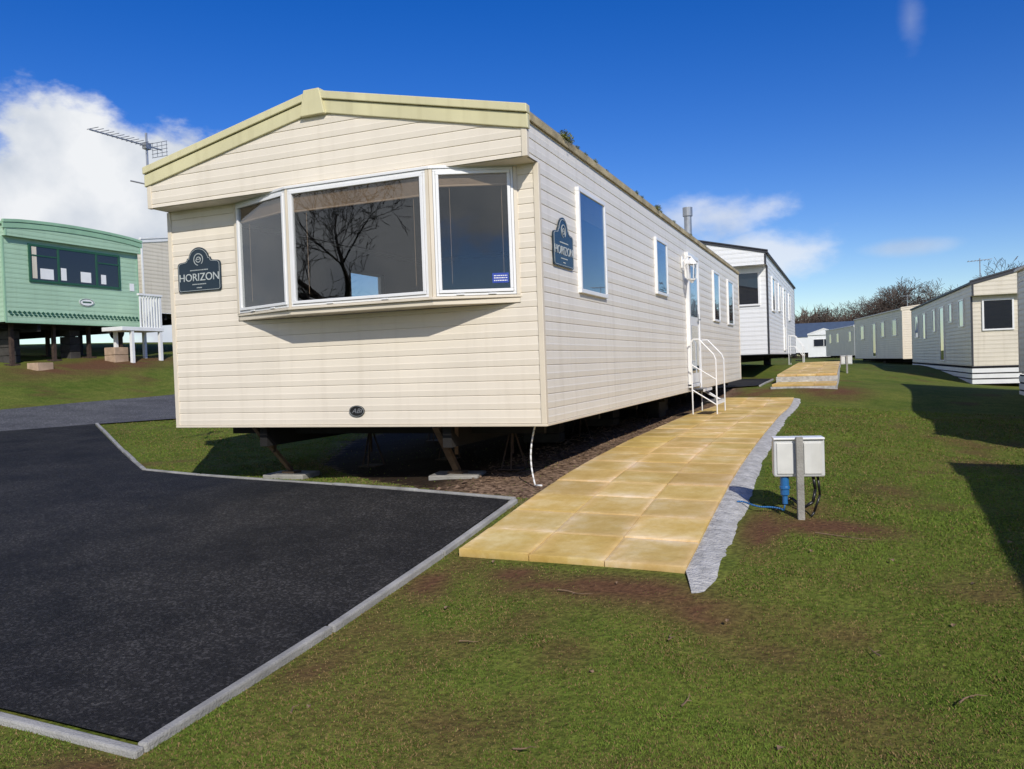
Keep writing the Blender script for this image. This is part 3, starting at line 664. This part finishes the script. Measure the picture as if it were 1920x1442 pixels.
def tuft(x,y,z,r,n=160):
    V=[];F_=[]
    for i in range(n):
        p=Vector((random.gauss(0,.6),random.gauss(0,1.3),abs(random.gauss(0,.6)))).normalized()*r*random.random()**.6
        a=Vector((random.uniform(-1,1),random.uniform(-1,1),random.uniform(-.3,1)))*r*.2; b=Vector((random.uniform(-1,1),random.uniform(-1,1),random.uniform(-1,1)))*r*.2
        k=len(V); c=Vector((x,y,z))+p; V+=[c,c+a,c+a*.5+b]; F_.append((k,k+1,k+2))
    return V,F_
m=MB()
for y,r in ((.62,.080),(.75,.05),(.95,.035),(1.2,.03),(1.5,.035),(1.9,.025),(3.1,.04),(3.35,.035),(4.15,.065),(4.35,.035),(5.2,.035),(6.5,.03),(7.8,.03)):
    V,F_=tuft(MW+.015,y,MH+.01,r,520); m.add(V,F_)
m.obj('moss',MT['moss'],main,recalc=False)
m=MB(); bx,by=-.36,.12
m.cyl((bx,by,2.19),(bx,by,2.80),.011,n=8); m.cyl((0,by+.25,2.25),(bx,by,2.25),.010,n=6); m.cyl((bx-.12,by-.1,2.34),(bx+.03,by+.02,2.30),.008,n=6)
zb=2.68; ys_=np.linspace(.0,-.60,12)
m.beam((bx,by+.18,zb),(bx-.02,by-.62,zb),.011,.011)
for i,q in enumerate(ys_): m.cyl((bx-.085+.02*i/15,by+q,zb+.012),(bx+.085-.02*i/15,by+q,zb+.012),.0032,n=5)
for zz in (-.07,-.035,0,.035,.07): m.cyl((bx-.10,by+.16,zb+zz),(bx+.10,by+.16,zb+zz),.003,n=5)
for xx in (-.09,-.03,.03,.09): m.cyl((bx+xx,by+.16,zb-.07),(bx+xx,by+.16,zb+.07),.003,n=5)
m.box(bx-.025,by-.03,zb-.035,bx+.025,by+.035,zb+.025)
m.obj('aerial',MT['steel'],main)
hs_=root('waste_hose',(-2.25,5.98,g1(-2.25,5.9)),'thin white hose hanging down beneath the caravan','hose'); m=MB()
pts=[(-.02-.05*math.sin(t*3),-.08*t,.55-.55*t**.9) for t in np.linspace(0,1,12)]+[(.05,-.14,.01)]
m.tube([Vector(p)+Vector((0.0,0,.02)) for p in pts],.007,8); m.obj('hose',MT['white'],hs_,smooth=True)
def stand(x,y,hh=.46):
    R=root('axle_stand',(x,y,g1(x,y)+.02),'small rusty steel tripod stand beneath the caravan','stand',group='stands under the caravan')
    m=MB()
    for i in range(3):
        t=math.pi/4+i*math.pi*2/3; m.beam((.13*math.cos(t),.13*math.sin(t),0),(.02*math.cos(t),.02*math.sin(t),hh*.75),.012,.012)
    m.box(-.10,-.10,.0,.10,.10,.01); m.obj('base',MT['rust'],R)
    m=MB(); m.cyl((0,0,hh*.3),(0,0,hh-.06),.013,n=8); m.box(-.04,-.04,hh-.06,.04,.04,hh-.045); m.obj('post',MT['rust'],R)
for x,y in ((-4.4,6.9),(-3.75,7.3),(-2.75,6.6),(-2.95,9.2),(-4.9,9.2),(-2.95,12),(-2.95,15)): stand(x,y)
for x,y in ((-3.3,8.9),(-3.2,11.0),(-3.1,13.9)):
    R=MB()
    for k in range(2): R.box(-.22,-.11,.11*k*1.02,.22,.11,.11*k*1.02+.105)
    o_=R.obj('block_stack',MT['block'],None,bevel=.008,loc=(x,y,g1(x,y)+.0)); o_.rotation_euler=(0,0,random.uniform(-.3,.3)); tag(o_,'stack of dark concrete blocks beneath the caravan','blocks','block stacks under the caravan')
# loose stones on the gravel beside the path
def chips():
    n=1500; x=rng.uniform(-3.1,-2.2,n); y=rng.uniform(5.75,12,n)**1.0; z=gz(x,y); V=[];F_=[]
    s=rng.uniform(.006,.02,n)
    for i in range(n):
        k=len(V); a=rng.normal(0,1,(4,3))*s[i]; a[:,2]=abs(a[:,2])*.6
        V+= [tuple(np.array([x[i],y[i],z[i]])+q) for q in a]; F_+=[(k,k+1,k+2),(k,k+2,k+3),(k,k+1,k+3),(k+1,k+2,k+3)]
    o=npmesh('gravel_chips',np.array(V),np.array(F_),mat('stone_chip',(.20,.13,.085),.9,.5,6),False); o['kind']='stuff'; tag(o,'loose brown stone and bark chips beside the path','gravel')
chips()
# ---- entrance steps
er=root('entrance_steps',(-2.1,12.08,g1(-1.9,12.08)+.05),'white tubular steel steps with handrails beside the caravan door','steps')
z0=er.location.z
Rz=lambda z:z-z0
for a_,b_,z_ in ((.03,.20,-.46),(.20,.37,-.64)):
    m=MB(); m.box(a_,-.36,Rz(z_),b_,.36,Rz(z_+.025)); t_=m.obj('tread',MT['black'],er,bevel=.004); m=MB(); m.box(b_+.001,-.37,Rz(z_-.01),b_+.012,.37,Rz(z_+.028)); m.obj('nosing',MT['white'],t_)
for s in (-1,1):
    y=.40*s; m=MB()
    m.tube([(.05,y,.0),(.05,y,Rz(.24)),(.08,y,Rz(.28)),(.16,y,Rz(.28)),(.36,y,Rz(.06)),(.39,y,Rz(-.02)),(.39,y,0)],.010)
    m.tube([(.05,y,Rz(-.44)),(.39,y,Rz(-.66))],.009)
    if s<0: m.tube([(.05,y,Rz(-.08)),(.39,y,Rz(-.3))],.008)
    m.obj('handrail',MT['white'],er,smooth=False)
m=MB(); m.tube([(.05,-.40,Rz(-.48)),(.05,.40,Rz(-.48)),(.38,.40,Rz(-.655)),(.38,-.40,Rz(-.655))],.009); m.obj('frame',MT['white'],er)
# ---- utility box
def utility(x,y,s,label,small=False):
    z=g1(x,y); R=root('utility_box',(x,y,z),label,'utility box',rot=.18)
    m=MB(); m.box(-.022,-.03,-.1,.022,.014,.53*s); m.obj('post',MT['conc'],R,bevel=.004)
    m=MB(); a,b=-.16*s,.16*s; z0,z1=.265*s,.51*s
    m.box(a,.016,z0,b,.13,z1); bx=m.obj('body',mat('grey_plastic',(.62,.63,.62),.4,.06,6,streak=.3),R,bevel=.012)
    for p0,p1 in ((a+.02,-.03),(.03,b-.02)):
        m=MB(); m.box(p0,.008,z0+.02,p1,.02,z1-.02); m.obj('door',mat('aged_plastic',(.66,.66,.62),.45,.08,9,streak=.5),bx,bevel=.004)
    m=MB(); m.box(a,.0,z1+.001,b,.14,z1+.014); m.obj('lid',MT['upvc'],bx,bevel=.004)
    if not small:
        m=MB(); m.cyl((-.09,.06,.265),(-.09,.06,.14),.028,n=14); m.cyl((-.09,.06,.20),(-.09,.06,.18),.034,n=14); m.cyl((-.09,.06,.14),(-.09,.055,.08),.018,n=10); m.obj('plug',MT['blue'],R,bevel=.003)
        m=MB(); m.tube([(.09,.06,.265),(.1,.05,.18),(.08,.02,.10),(.02,.03,.06),(-.05,.06,.12),(-.09,.06,.1)],.010); m.obj('cable',MT['black'],R,smooth=True)
        m=MB(); m.tube([(.12,.07,.265),(.13,.06,.14),(.09,.05,.03),(.06,.05,-.02)],.008); m.obj('cable',MT['black'],R,smooth=True)
        m=MB(); pts=[(-.09,.055,.09),(-.10,.05,.04)]
        for t in np.linspace(0.1,1,20):
            xx=-.09-.30*t; yy=.055+.05*math.sin(t*9)*t+.12*t; pts.append((xx,yy,g1(x+xx*.98-yy*.18,y+yy*.98+xx*.18)-z+.035))
        m.tube(pts,.006,6); m.obj('cable',MT['blue'],R,smooth=True)
utility(-.30,5.58,1.,'grey electric hook-up box on a short concrete post in the grass')
utility(-.0,23.6,.9,'small white service box on a short post beside paving',True)
# ------------------------------------------------------------------ other caravans
grp='static caravans on the holiday park'
gc=caravan('static_caravan',(-17.7,12.7,1.40),math.radians(90),'pale green static caravan with curved roof, raised on blocks',3.8,9.5,2.26,.09,.12,.3,front='green',side='green',roof='greenroof',fas='greenroof',arch=True,fasd=.2,group=grp)
w=window(gc,(0,-.012,0),XA,-YA,.62,3.2,.96,1.86,mull=(.30,.72),trans=(),frame='greendark',fw=.055)
for a,b in ((.62,1.39),(2.48,3.2)):
    m=MB(); m.box(a+.05,-.045,1.58,b-.05,-.02,1.61); m.obj('transom',MT['greendark'],w)
for a,b,c,d in ((.9,1.25,1.05,1.3),(2.0,2.3,1.06,1.32),(1.45,1.6,1.06,1.36),(2.6,2.75,1.06,1.3)):
    m=MB(); m.box(a,-.034,c,b,-.031,d); m.obj('notice',MT['white'],w)
m=MB(); m.box(.70,-.033,1.05,.82,-.030,1.8); m.obj('curtain',MT['off'],w)
m=MB()
x=.05
while x<3.75:
    m.prism([(x,-.011,.23),(x+.05,-.011,.27),(x+.1,-.011,.23),(x+.05,-.011,.19)],(0,-.006,0)); m.prism([(x+.05,-.010,.17),(x+.1,-.010,.2),(x+.15,-.010,.17),(x+.1,-.010,.14)],(0,-.006,0)); x+=.12
m.obj('painted_band',MT['greendark'],gc)
m=MB(); m.prism([(2.15+.22*math.cos(t),-.012,.56+.1*math.sin(t)) for t in np.linspace(0,6.283,28,endpoint=False)],(0,-.012,0)); ov_=m.obj('badge',MT['white'],gc)
m=MB(); m.tube([(2.15+.2*math.cos(t),-.025,.56+.085*math.sin(t)) for t in np.linspace(0,6.283,29)],.008,4)
for i in range(9): m.box(2.03+i*.028,-.030,.545,2.05+i*.028,-.025,.585)
m.obj('lettering',MT['greendark'],ov_)
m=MB(); m.box(3.5,-.018,.95,3.65,-.014,1.15); m.obj('notice',MT['white'],gc)
caravan('static_caravan',(-19.0,17.9,1.95),math.radians(90),'cream static caravan standing on the grass bank behind others',3.7,9,2.1,.3,.0,.02,front='off',side='off',group=grp,fwin=[(1.2,2.6,1.0,1.8,(.5,))])
caravan('static_caravan',(-5.41,20.8,.06),0,'white static caravan with dark roof and front window',3.66,11,2.45,.42,.35,.28,front='offw',side='offw',roof='roofdark',fas='roofdark',fasd=.09,group=grp,
  fwin=[(.5,3.48,1.2,2.05,(.33,.66))],rwin=[(1.0,1.9,1.1,2.0),(3.2,3.9,1.2,2.0),(5,5.8,.1,2.0),(7.5,8.3,1.1,2.0)])
caravan('static_caravan',(3.15,25.1,-.46),math.radians(2.3),'cream static caravan with dark gable edge and white skirting',4.0,13.5,2.25,.5,.2,.35,front='off',side='off',roof='roofdark',fas='roofdark',fasd=.13,group=grp,skirt=.5,
  fwin=[(.25,1.0,.95,1.8),(1.12,2.9,.9,1.85,(.5,))],lwin=[(1.0,1.8,1.1,1.9),(3.0,3.6,1.3,1.9),(4.6,5.5,.1,1.9),(6.5,7.1,1.1,1.9),(9,9.8,.9,1.9),(11.2,12.2,1.0,1.9)])
caravan('static_caravan',(2.45,42.2,-.32),math.radians(10),'cream static caravan with small side windows on sloping grass',3.7,11.3,2.35,.2,.0,.02,front='trim',side='off',group=grp,fas='trim',lwin=[(1,1.9,1.1,1.9),(3.5,4.3,1.1,1.9),(5.5,6.3,.1,1.9),(8.5,9.5,1.1,1.9)])
caravan('static_caravan',(.6,68,-.15),math.radians(12),'distant cream static caravan with low pitched grey roof',3.7,11,2.3,.3,.0,.02,front='off',side='off',group=grp,lwin=[(1,1.9,1.1,1.9),(5.5,6.5,1.1,1.9),(8.5,9.5,1.1,1.9)])
caravan('static_caravan',(-3.6,88,-.2),math.radians(0),'distant white static caravan with dark front window',3.0,9,2.3,.5,.1,.1,front='offw',side='offw',group=grp,fwin=[(.5,2.5,1.0,1.8,(.5,))])
caravan('static_caravan',(4.2,104,.3),math.radians(90),'distant static caravan with broad blue grey roof',6,12,1.9,1.7,.1,.1,front='offw',side='offw',roof='blueroof',fas='blueroof',group=grp)
caravan('static_caravan',(3.2,8.3,-.5),0,'cream static caravan casting a shadow across the lawn',3.7,10.6,2.05,.38,.2,.3,front='off',side='off',fas='trim',group=grp,skirt=.5,lwin=[(2,2.8,1,1.9)])
caravan('static_caravan',(3.2,-6.5,-.7),0,'cream static caravan casting a shadow across the lawn',3.7,12,2.35,.38,.2,.3,front='off',side='off',group=grp,skirt=.5,lwin=[(2,2.8,1,1.9)])
for x,y,c,k,s in ((-17.3,13.2,'b',1,.4),(-17.2,15.25,'b',2,.42),(-18.6,13.4,'conc',4,.3),(-18.4,14.9,'conc',4,.3)):
    mt=MT['block'] if c=='conc' else mat('buff_block',(.42,.30,.2),.9,.2,8,bump=.3)
    m=MB(); zb=g1(x,y)-.05
    for i in range(k): m.box(-.18,-s/2,i*.2,.18,s/2,i*.2+.19)
    q=m.obj('block_stack',mt,None,bevel=.01,loc=(x,y,zb)); tag(q,'stack of concrete blocks beneath the green caravan','blocks')
for x in (-18.1,-19.6):
    for y in (13.1,14.2,15.2,16.2):
        m=MB(); zb=g1(x,y); m.box(-.04,-.04,0,.04,.04,1.4-zb-.0); m.box(-.12,-.12,0,.12,.12,.05); q=m.obj('support_post',MT['rust'],None,loc=(x,y,zb-.02)); tag(q,'rusty steel post holding up the green caravan','post','posts under the green caravan')
dk=root('veranda_deck',(-16.75,15.05,g1(-16.7,15.6)),'white timber veranda deck with baluster railing','deck'); zt=1.32-dk.location.z
m=MB(); m.box(-.7,0,zt-.10,0,1.35,zt); m.obj('platform',MT['white'],dk,bevel=.01)
for x,y in ((-.06,.35),(-.06,1.27),(-.62,.35),(-.62,1.27)):
    m=MB(); m.box(x-.04,y-.04,-.3,x+.04,y+.04,zt-.10); m.obj('post',MT['white'],dk)
m=MB()
for i in range(8): m.box(-.06,.62+i*.09,zt,-.02,.65+i*.09,zt+.82)
m.box(-.08,.58,zt+.82,0,1.26,zt+.87)
for i in range(7): m.box(-.66+i*.1,1.29,zt,-.63+i*.1,1.33,zt+.82)
m.box(-.70,1.27,zt+.82,0,1.35,zt+.868); m.obj('railing',MT['white'],dk)
yy=27.5
R=root('entrance_steps',(-1.72,yy,g1(-1.6,yy)),'white steel handrails and steps beside white caravan door','steps')
for s in (-.45,.45):
    m=MB(); m.tube([(.03,s,0),(.03,s,.95),(.2,s,.95),(.45,s,.6),(.45,s,0)],.011); m.tube([(.03,s,.6),(.2,s,.6),(.45,s,.3)],.010); m.obj('handrail',MT['white'],R)
m=MB(); m.box(0,-.4,.30,.22,.4,.33); m.obj('tread',MT['black'],R); m=MB(); m.box(.22,-.4,.14,.44,.4,.17); m.obj('tread',MT['black'],R)
def aer(x,y,z,s):
    R=root('television_aerial',(x,y,z),'small television aerial on a thin mast above caravan roof','aerial'); m=MB()
    m.cyl((0,0,-.9*s),(0,0,.6*s),.016,n=6); m.beam((-.4*s,0,.5*s),(.4*s,0,.55*s),.016,.016)
    for i in range(7): m.beam((-.38*s+i*.11*s,-.16,.52*s),(-.38*s+i*.11*s,.16,.52*s),.012,.012)
    m.obj('mast',MT['steel'],R)
aer(3.7,27.5,2.2,.8); aer(2.8,44,2.3,.8)
# ------------------------------------------------------------------ trees
def treemesh(seed,H,levels,minr):
    random.seed(seed); m=MB()
    def br(p,d,L,r,lv):
        n=3 if lv>1 else 2
        for i in range(n):
            q=p+d*L/n; r2=r*(.86 if i<n-1 else .7); m.cyl(p,q,r,max(r2,minr),6 if lv>2 else 3,cap=False); p=q; r=max(r2,minr)
            d=(d+Vector((random.gauss(0,.14),random.gauss(0,.14),random.gauss(.03,.08)))).normalized()
            if lv>0 and i>0 or (lv>0 and lv<levels):
                for k in range(1 if i<n-1 else 3):
                    a=d.cross(Vector((random.gauss(0,1),random.gauss(0,1),random.gauss(0,1)))).normalized()
                    nd=(d*random.uniform(.5,.95)+a*random.uniform(.45,.85)+Vector((0,0,.08))).normalized()
                    br(p,nd,L*random.uniform(.55,.82),r*random.uniform(.5,.7),lv-1)
    br(Vector((0,0,-.2)),Vector((.05,0,1)).normalized(),H*.34,H*.028,levels)
    return m
tms=[]
for s,lv,mr in ((0,5,.009),(1,5,.009),(2,5,.009),(3,5,.004)):
    tm=treemesh(20+s,5.5,lv,mr); zmax=max(v[2] for v in tm.v); k=5.5/zmax; tm.v=[(a*k,b*k,c*k) for a,b,c in tm.v]
    o=tm.obj('crown',MT['bark'],None,recalc=False); tms.append(o.data); bpy.data.objects.remove(o)
def trunkmesh():
    m=MB(); m.cyl((0,0,-.3),(.03,0,.5),.17,.15,8); o=m.obj('trunk',MT['bark'],None); d=o.data; bpy.data.objects.remove(o); return d
tk=trunkmesh()
def tree(x,y,s,v,z=None,wide=1.15):
    R=root('bare_tree',(x,y,g1(x,y) if z is None else z),'leafless brown winter tree with fine spreading branches','tree',rot=random.uniform(0,6),group='bare trees along the skyline'); R.scale=(s*wide,s*wide,s)
    for nm,d in (('crown',tms[v]),('trunk',tk)):
        o=bpy.data.objects.new(nm,d); col.objects.link(o); o.parent=R
random.seed(5)
def at(px,depth):
    a=math.atan((px-960)/1518)-math.radians(22.5); r=depth/math.cos(a+math.radians(22.5)); return r*math.sin(a),r*math.cos(a)
for i,(px,dep,s) in enumerate([(1492,118,1.2),(1515,125,1.35),(1540,112,1.3),(1562,120,1.45),(1585,110,1.35),(1608,118,1.55),(1632,112,1.5),(1655,105,1.5),(1678,108,1.75),(1700,102,1.75),(1722,106,1.85),(1745,100,1.7),(1768,108,1.55),(1868,90,1.9),(1885,96,1.75)]):
    x,y=at(px,dep); tree(x,y,s,i%3)
tree(-12.0,-8.3,1.6,3,wide=.95)
def wood():
    n=30000
    px=rng.uniform(1465,1900,n); dep=rng.uniform(108,135,n)
    a=np.arctan((px-960)/1518)-math.radians(22.5); r=dep/np.cos(a+math.radians(22.5)); x=r*np.sin(a);y=r*np.cos(a)
    top=3.6+2.6*vnoise(px,dep*.2,.025,2)+1.6*vnoise(px,dep,.09,3)
    z=-.5+top*rng.random(n)**.9
    d=np.stack([rng.normal(0,.35,n),rng.normal(0,.35,n),rng.normal(.45,.4,n)],-1)*rng.uniform(.6,1.4,n)[:,None]
    p=np.stack([x,y,z],-1); w=np.stack([rng.normal(0,.045,n),rng.normal(0,.045,n),rng.normal(0,.02,n)],-1)
    V=np.stack([p-w,p+w,p+d],1).reshape(-1,3); o=npmesh('distant_wood',V,np.arange(3*n).reshape(-1,3),mat('winter_twigs',(.115,.08,.06),.95,.4,.3),False); o['kind']='stuff'; tag(o,'far belt of brown leafless woodland','woodland')
wood()
# ------------------------------------------------------------------ small ground litter
def twig(x,y,L,a,label):
    z=g1(x,y)+.016; m=MB(); p=Vector((0,0,0)); d=Vector((math.cos(a),math.sin(a),0))
    pts=[p]
    for i in range(4):
        d=(d+Vector((random.gauss(0,.25),random.gauss(0,.25),random.gauss(0,.08)))).normalized(); p=p+d*L/4; pts.append(p)
    for i in range(4): m.cyl(pts[i],pts[i+1],.004*(1-i*.18),.004*(1-(i+1)*.18),5)
    m.cyl(pts[2],pts[2]+Vector((d.y,-d.x,.2))*L*.25,.0025,.0015,4)
    o=m.obj('twig',MT['twigm'],None,loc=(x,y,z)); tag(o,label,'twig','fallen twigs on the grass')
for x,y,L,a in ((-1.65,3.25,.09,.5),(-1.1,2.55,.12,-.3),(.1,3.6,.10,2.2),(-.2,5.2,.35,-.1),(-.6,3.0,.08,1),(.35,3.3,.14,.7),(-2.0,2.5,.1,2),(-1.4,3.9,.2,.1),(-.75,3.5,.1,1.4)): twig(x,y,L,a,'small dry brown twig lying on short grass')
def leaf(x,y,s,a):
    z=g1(x,y)+.014; m=MB(); n=8; top=[]
    for i in range(n):
        t=2*math.pi*i/n; rr=s*(1 if i%2 else .7); top.append((rr*math.cos(t)*1.3,rr*math.sin(t)*.8,.006*math.sin(2*t+a)))
    k=[(0,0,.004)]+top; m.add(k,[(0,1+i,1+(i+1)%n) for i in range(n)])
    o=m.obj('dead_leaf',MT['twigm'],None,loc=(x,y,z)); o.rotation_euler=(0,0,a); tag(o,'small curled dry leaf lying on the grass','leaf','dead leaves on the grass')
for i in range(26):
    aa=math.radians(random.uniform(-42,9)); rr=random.uniform(2.2,6); x,y=rr*math.sin(aa),rr*math.cos(aa)
    X1,Y1=np.array([x]),np.array([y])
    if any(inpoly(X1,Y1,P)[0] for P in HARD+[HAUNCH]) or segdist(X1,Y1,BAY)[0]<.1: continue
    leaf(x,y,random.uniform(.008,.016),random.uniform(0,6))
# ------------------------------------------------------------------ sky, sun
wd=bpy.data.worlds.new('World'); scene.world=wd; wd.use_nodes=True; n=wd.node_tree.nodes; l=wd.node_tree.links
bg=n['Background']; out=n['World Output']
AZ,EL=37,35.5
sky=n.new('ShaderNodeTexSky'); sky.sky_type='NISHITA'; sky.sun_disc=False; sky.sun_elevation=math.radians(EL); sky.sun_rotation=math.radians(180-AZ); sky.ozone_density=3.0; sky.dust_density=.2; sky.air_density=.95
hsv=n.new('ShaderNodeHueSaturation'); hsv.inputs['Saturation'].default_value=1.42; hsv.inputs['Hue'].default_value=.522; l.new(sky.outputs[0],hsv.inputs['Color']); l.new(hsv.outputs[0],bg.inputs['Color']); bg.inputs['Strength'].default_value=.122
tc=n.new('ShaderNodeTexCoord'); sp=n.new('ShaderNodeSeparateXYZ'); l.new(tc.outputs['Generated'],sp.inputs[0])
def M(op,a,b=None,c=None):
    k=n.new('ShaderNodeMath'); k.operation=op
    for i,v in enumerate((a,b,c)):
        if v is None: continue
        if isinstance(v,(int,float)): k.inputs[i].default_value=v
        else: l.new(v,k.inputs[i])
    return k.outputs[0]
az=M('MULTIPLY',M('ARCTAN2',sp.outputs[0],sp.outputs[1]),57.2958); el=M('MULTIPLY',M('ARCSINE',sp.outputs[2]),57.2958)
nz=n.new('ShaderNodeTexNoise'); nz.inputs['Scale'].default_value=9; nz.inputs['Detail'].default_value=12; nz.inputs['Roughness'].default_value=.58
mp=n.new('ShaderNodeMapping'); mp.inputs['Scale'].default_value=(1,1,1.7); l.new(tc.outputs['Generated'],mp.inputs[0]); l.new(mp.outputs[0],nz.inputs['Vector'])
def field(blobs,amp):
    f=None
    for a,e,w,h in blobs:
        d=M('SQRT',M('ADD',M('POWER',M('DIVIDE',M('SUBTRACT',az,a),w),2),M('POWER',M('DIVIDE',M('SUBTRACT',el,e),h),2)))
        v=M('SUBTRACT',1,d); f=v if f is None else M('MAXIMUM',f,v)
    return M('ADD',M('MAXIMUM',f,-2),M('MULTIPLY',M('SUBTRACT',nz.outputs['Fac'],.5),amp))
def smooth(v,a,b,t=1):
    r=n.new('ShaderNodeMapRange'); r.interpolation_type='SMOOTHSTEP'; r.inputs['From Min'].default_value=a; r.inputs['From Max'].default_value=b; r.inputs['To Max'].default_value=t; l.new(v,r.inputs['Value']); return r.outputs['Result']
m1=smooth(field([(-62,9,14,9.5),(-50,9,9,8.5),(-44,7.5,8,9.5),(-90,8,20,9),(-132,14,48,22),(168,14,20,9)],1.6),.0,.36)
m2=smooth(field([(-8,9.6,5.5,2.1),(-4.5,7,5,2.2),(-12.5,8,3.5,2.2)],2.2),.0,.8,.72)
m3=smooth(field([(3.7,6.6,3.6,.7)],1.4),.1,1.0,.45)
m5=smooth(field([(4.2,20,1.2,3.0)],1.6),.2,1.4,.2)
mask=M('MAXIMUM',M('MAXIMUM',M('MAXIMUM',m1,m2),m3),m5)
n4=n.new('ShaderNodeTexNoise'); n4.inputs['Scale'].default_value=7; n4.inputs['Detail'].default_value=8
mp2=n.new('ShaderNodeMapping'); mp2.inputs['Location'].default_value=(.3,.1,.04); l.new(tc.outputs['Generated'],mp2.inputs[0]); l.new(mp2.outputs[0],n4.inputs['Vector'])
cr=n.new('ShaderNodeValToRGB'); cr.color_ramp.elements[0].position=.32; cr.color_ramp.elements[0].color=(.52,.59,.70,1); cr.color_ramp.elements[1].position=.54; cr.color_ramp.elements[1].color=(.92,.94,.97,1); l.new(n4.outputs['Fac'],cr.inputs['Fac'])
bg2=n.new('ShaderNodeBackground'); bg2.inputs['Strength'].default_value=.95; l.new(cr.outputs[0],bg2.inputs['Color'])
mx=n.new('ShaderNodeMixShader'); l.new(mask,mx.inputs[0]); l.new(bg.outputs[0],mx.inputs[1]); l.new(bg2.outputs[0],mx.inputs[2]); l.new(mx.outputs[0],out.inputs['Surface'])
S=Vector((math.sin(math.radians(AZ))*math.cos(math.radians(EL)),-math.cos(math.radians(AZ))*math.cos(math.radians(EL)),math.sin(math.radians(EL))))
sl=bpy.data.lights.new('sun','SUN'); sl.energy=3.9; sl.angle=math.radians(.5); sl.color=(1,.95,.87); so=bpy.data.objects.new('sun',sl); col.objects.link(so); so.rotation_euler=S.to_track_quat('Z','Y').to_euler(); so.location=S*50
# ------------------------------------------------------------------ camera
cam=bpy.data.cameras.new('camera'); co=bpy.data.objects.new('camera',cam); col.objects.link(co); scene.camera=co
cam.sensor_width=36; cam.lens=36*1518/1920; cam.clip_end=3000; cam.clip_start=.05
yaw=math.radians(22.5);pit=math.radians(-1.35);th=math.radians(2.0)
fw=Vector((-math.sin(yaw)*math.cos(pit),math.cos(yaw)*math.cos(pit),math.sin(pit))); r=Vector((math.cos(yaw),math.sin(yaw),0)); u=r.cross(fw)
cx=r*math.cos(th)-u*math.sin(th); cy=r*math.sin(th)+u*math.cos(th)
co.matrix_world=Matrix(((cx.x,cy.x,-fw.x,0),(cx.y,cy.y,-fw.y,0),(cx.z,cy.z,-fw.z,0),(0,0,0,1)))
bpy.context.view_layer.update()
for o in list(scene.objects):
    if o.parent is None: o.location.z+=LIFT
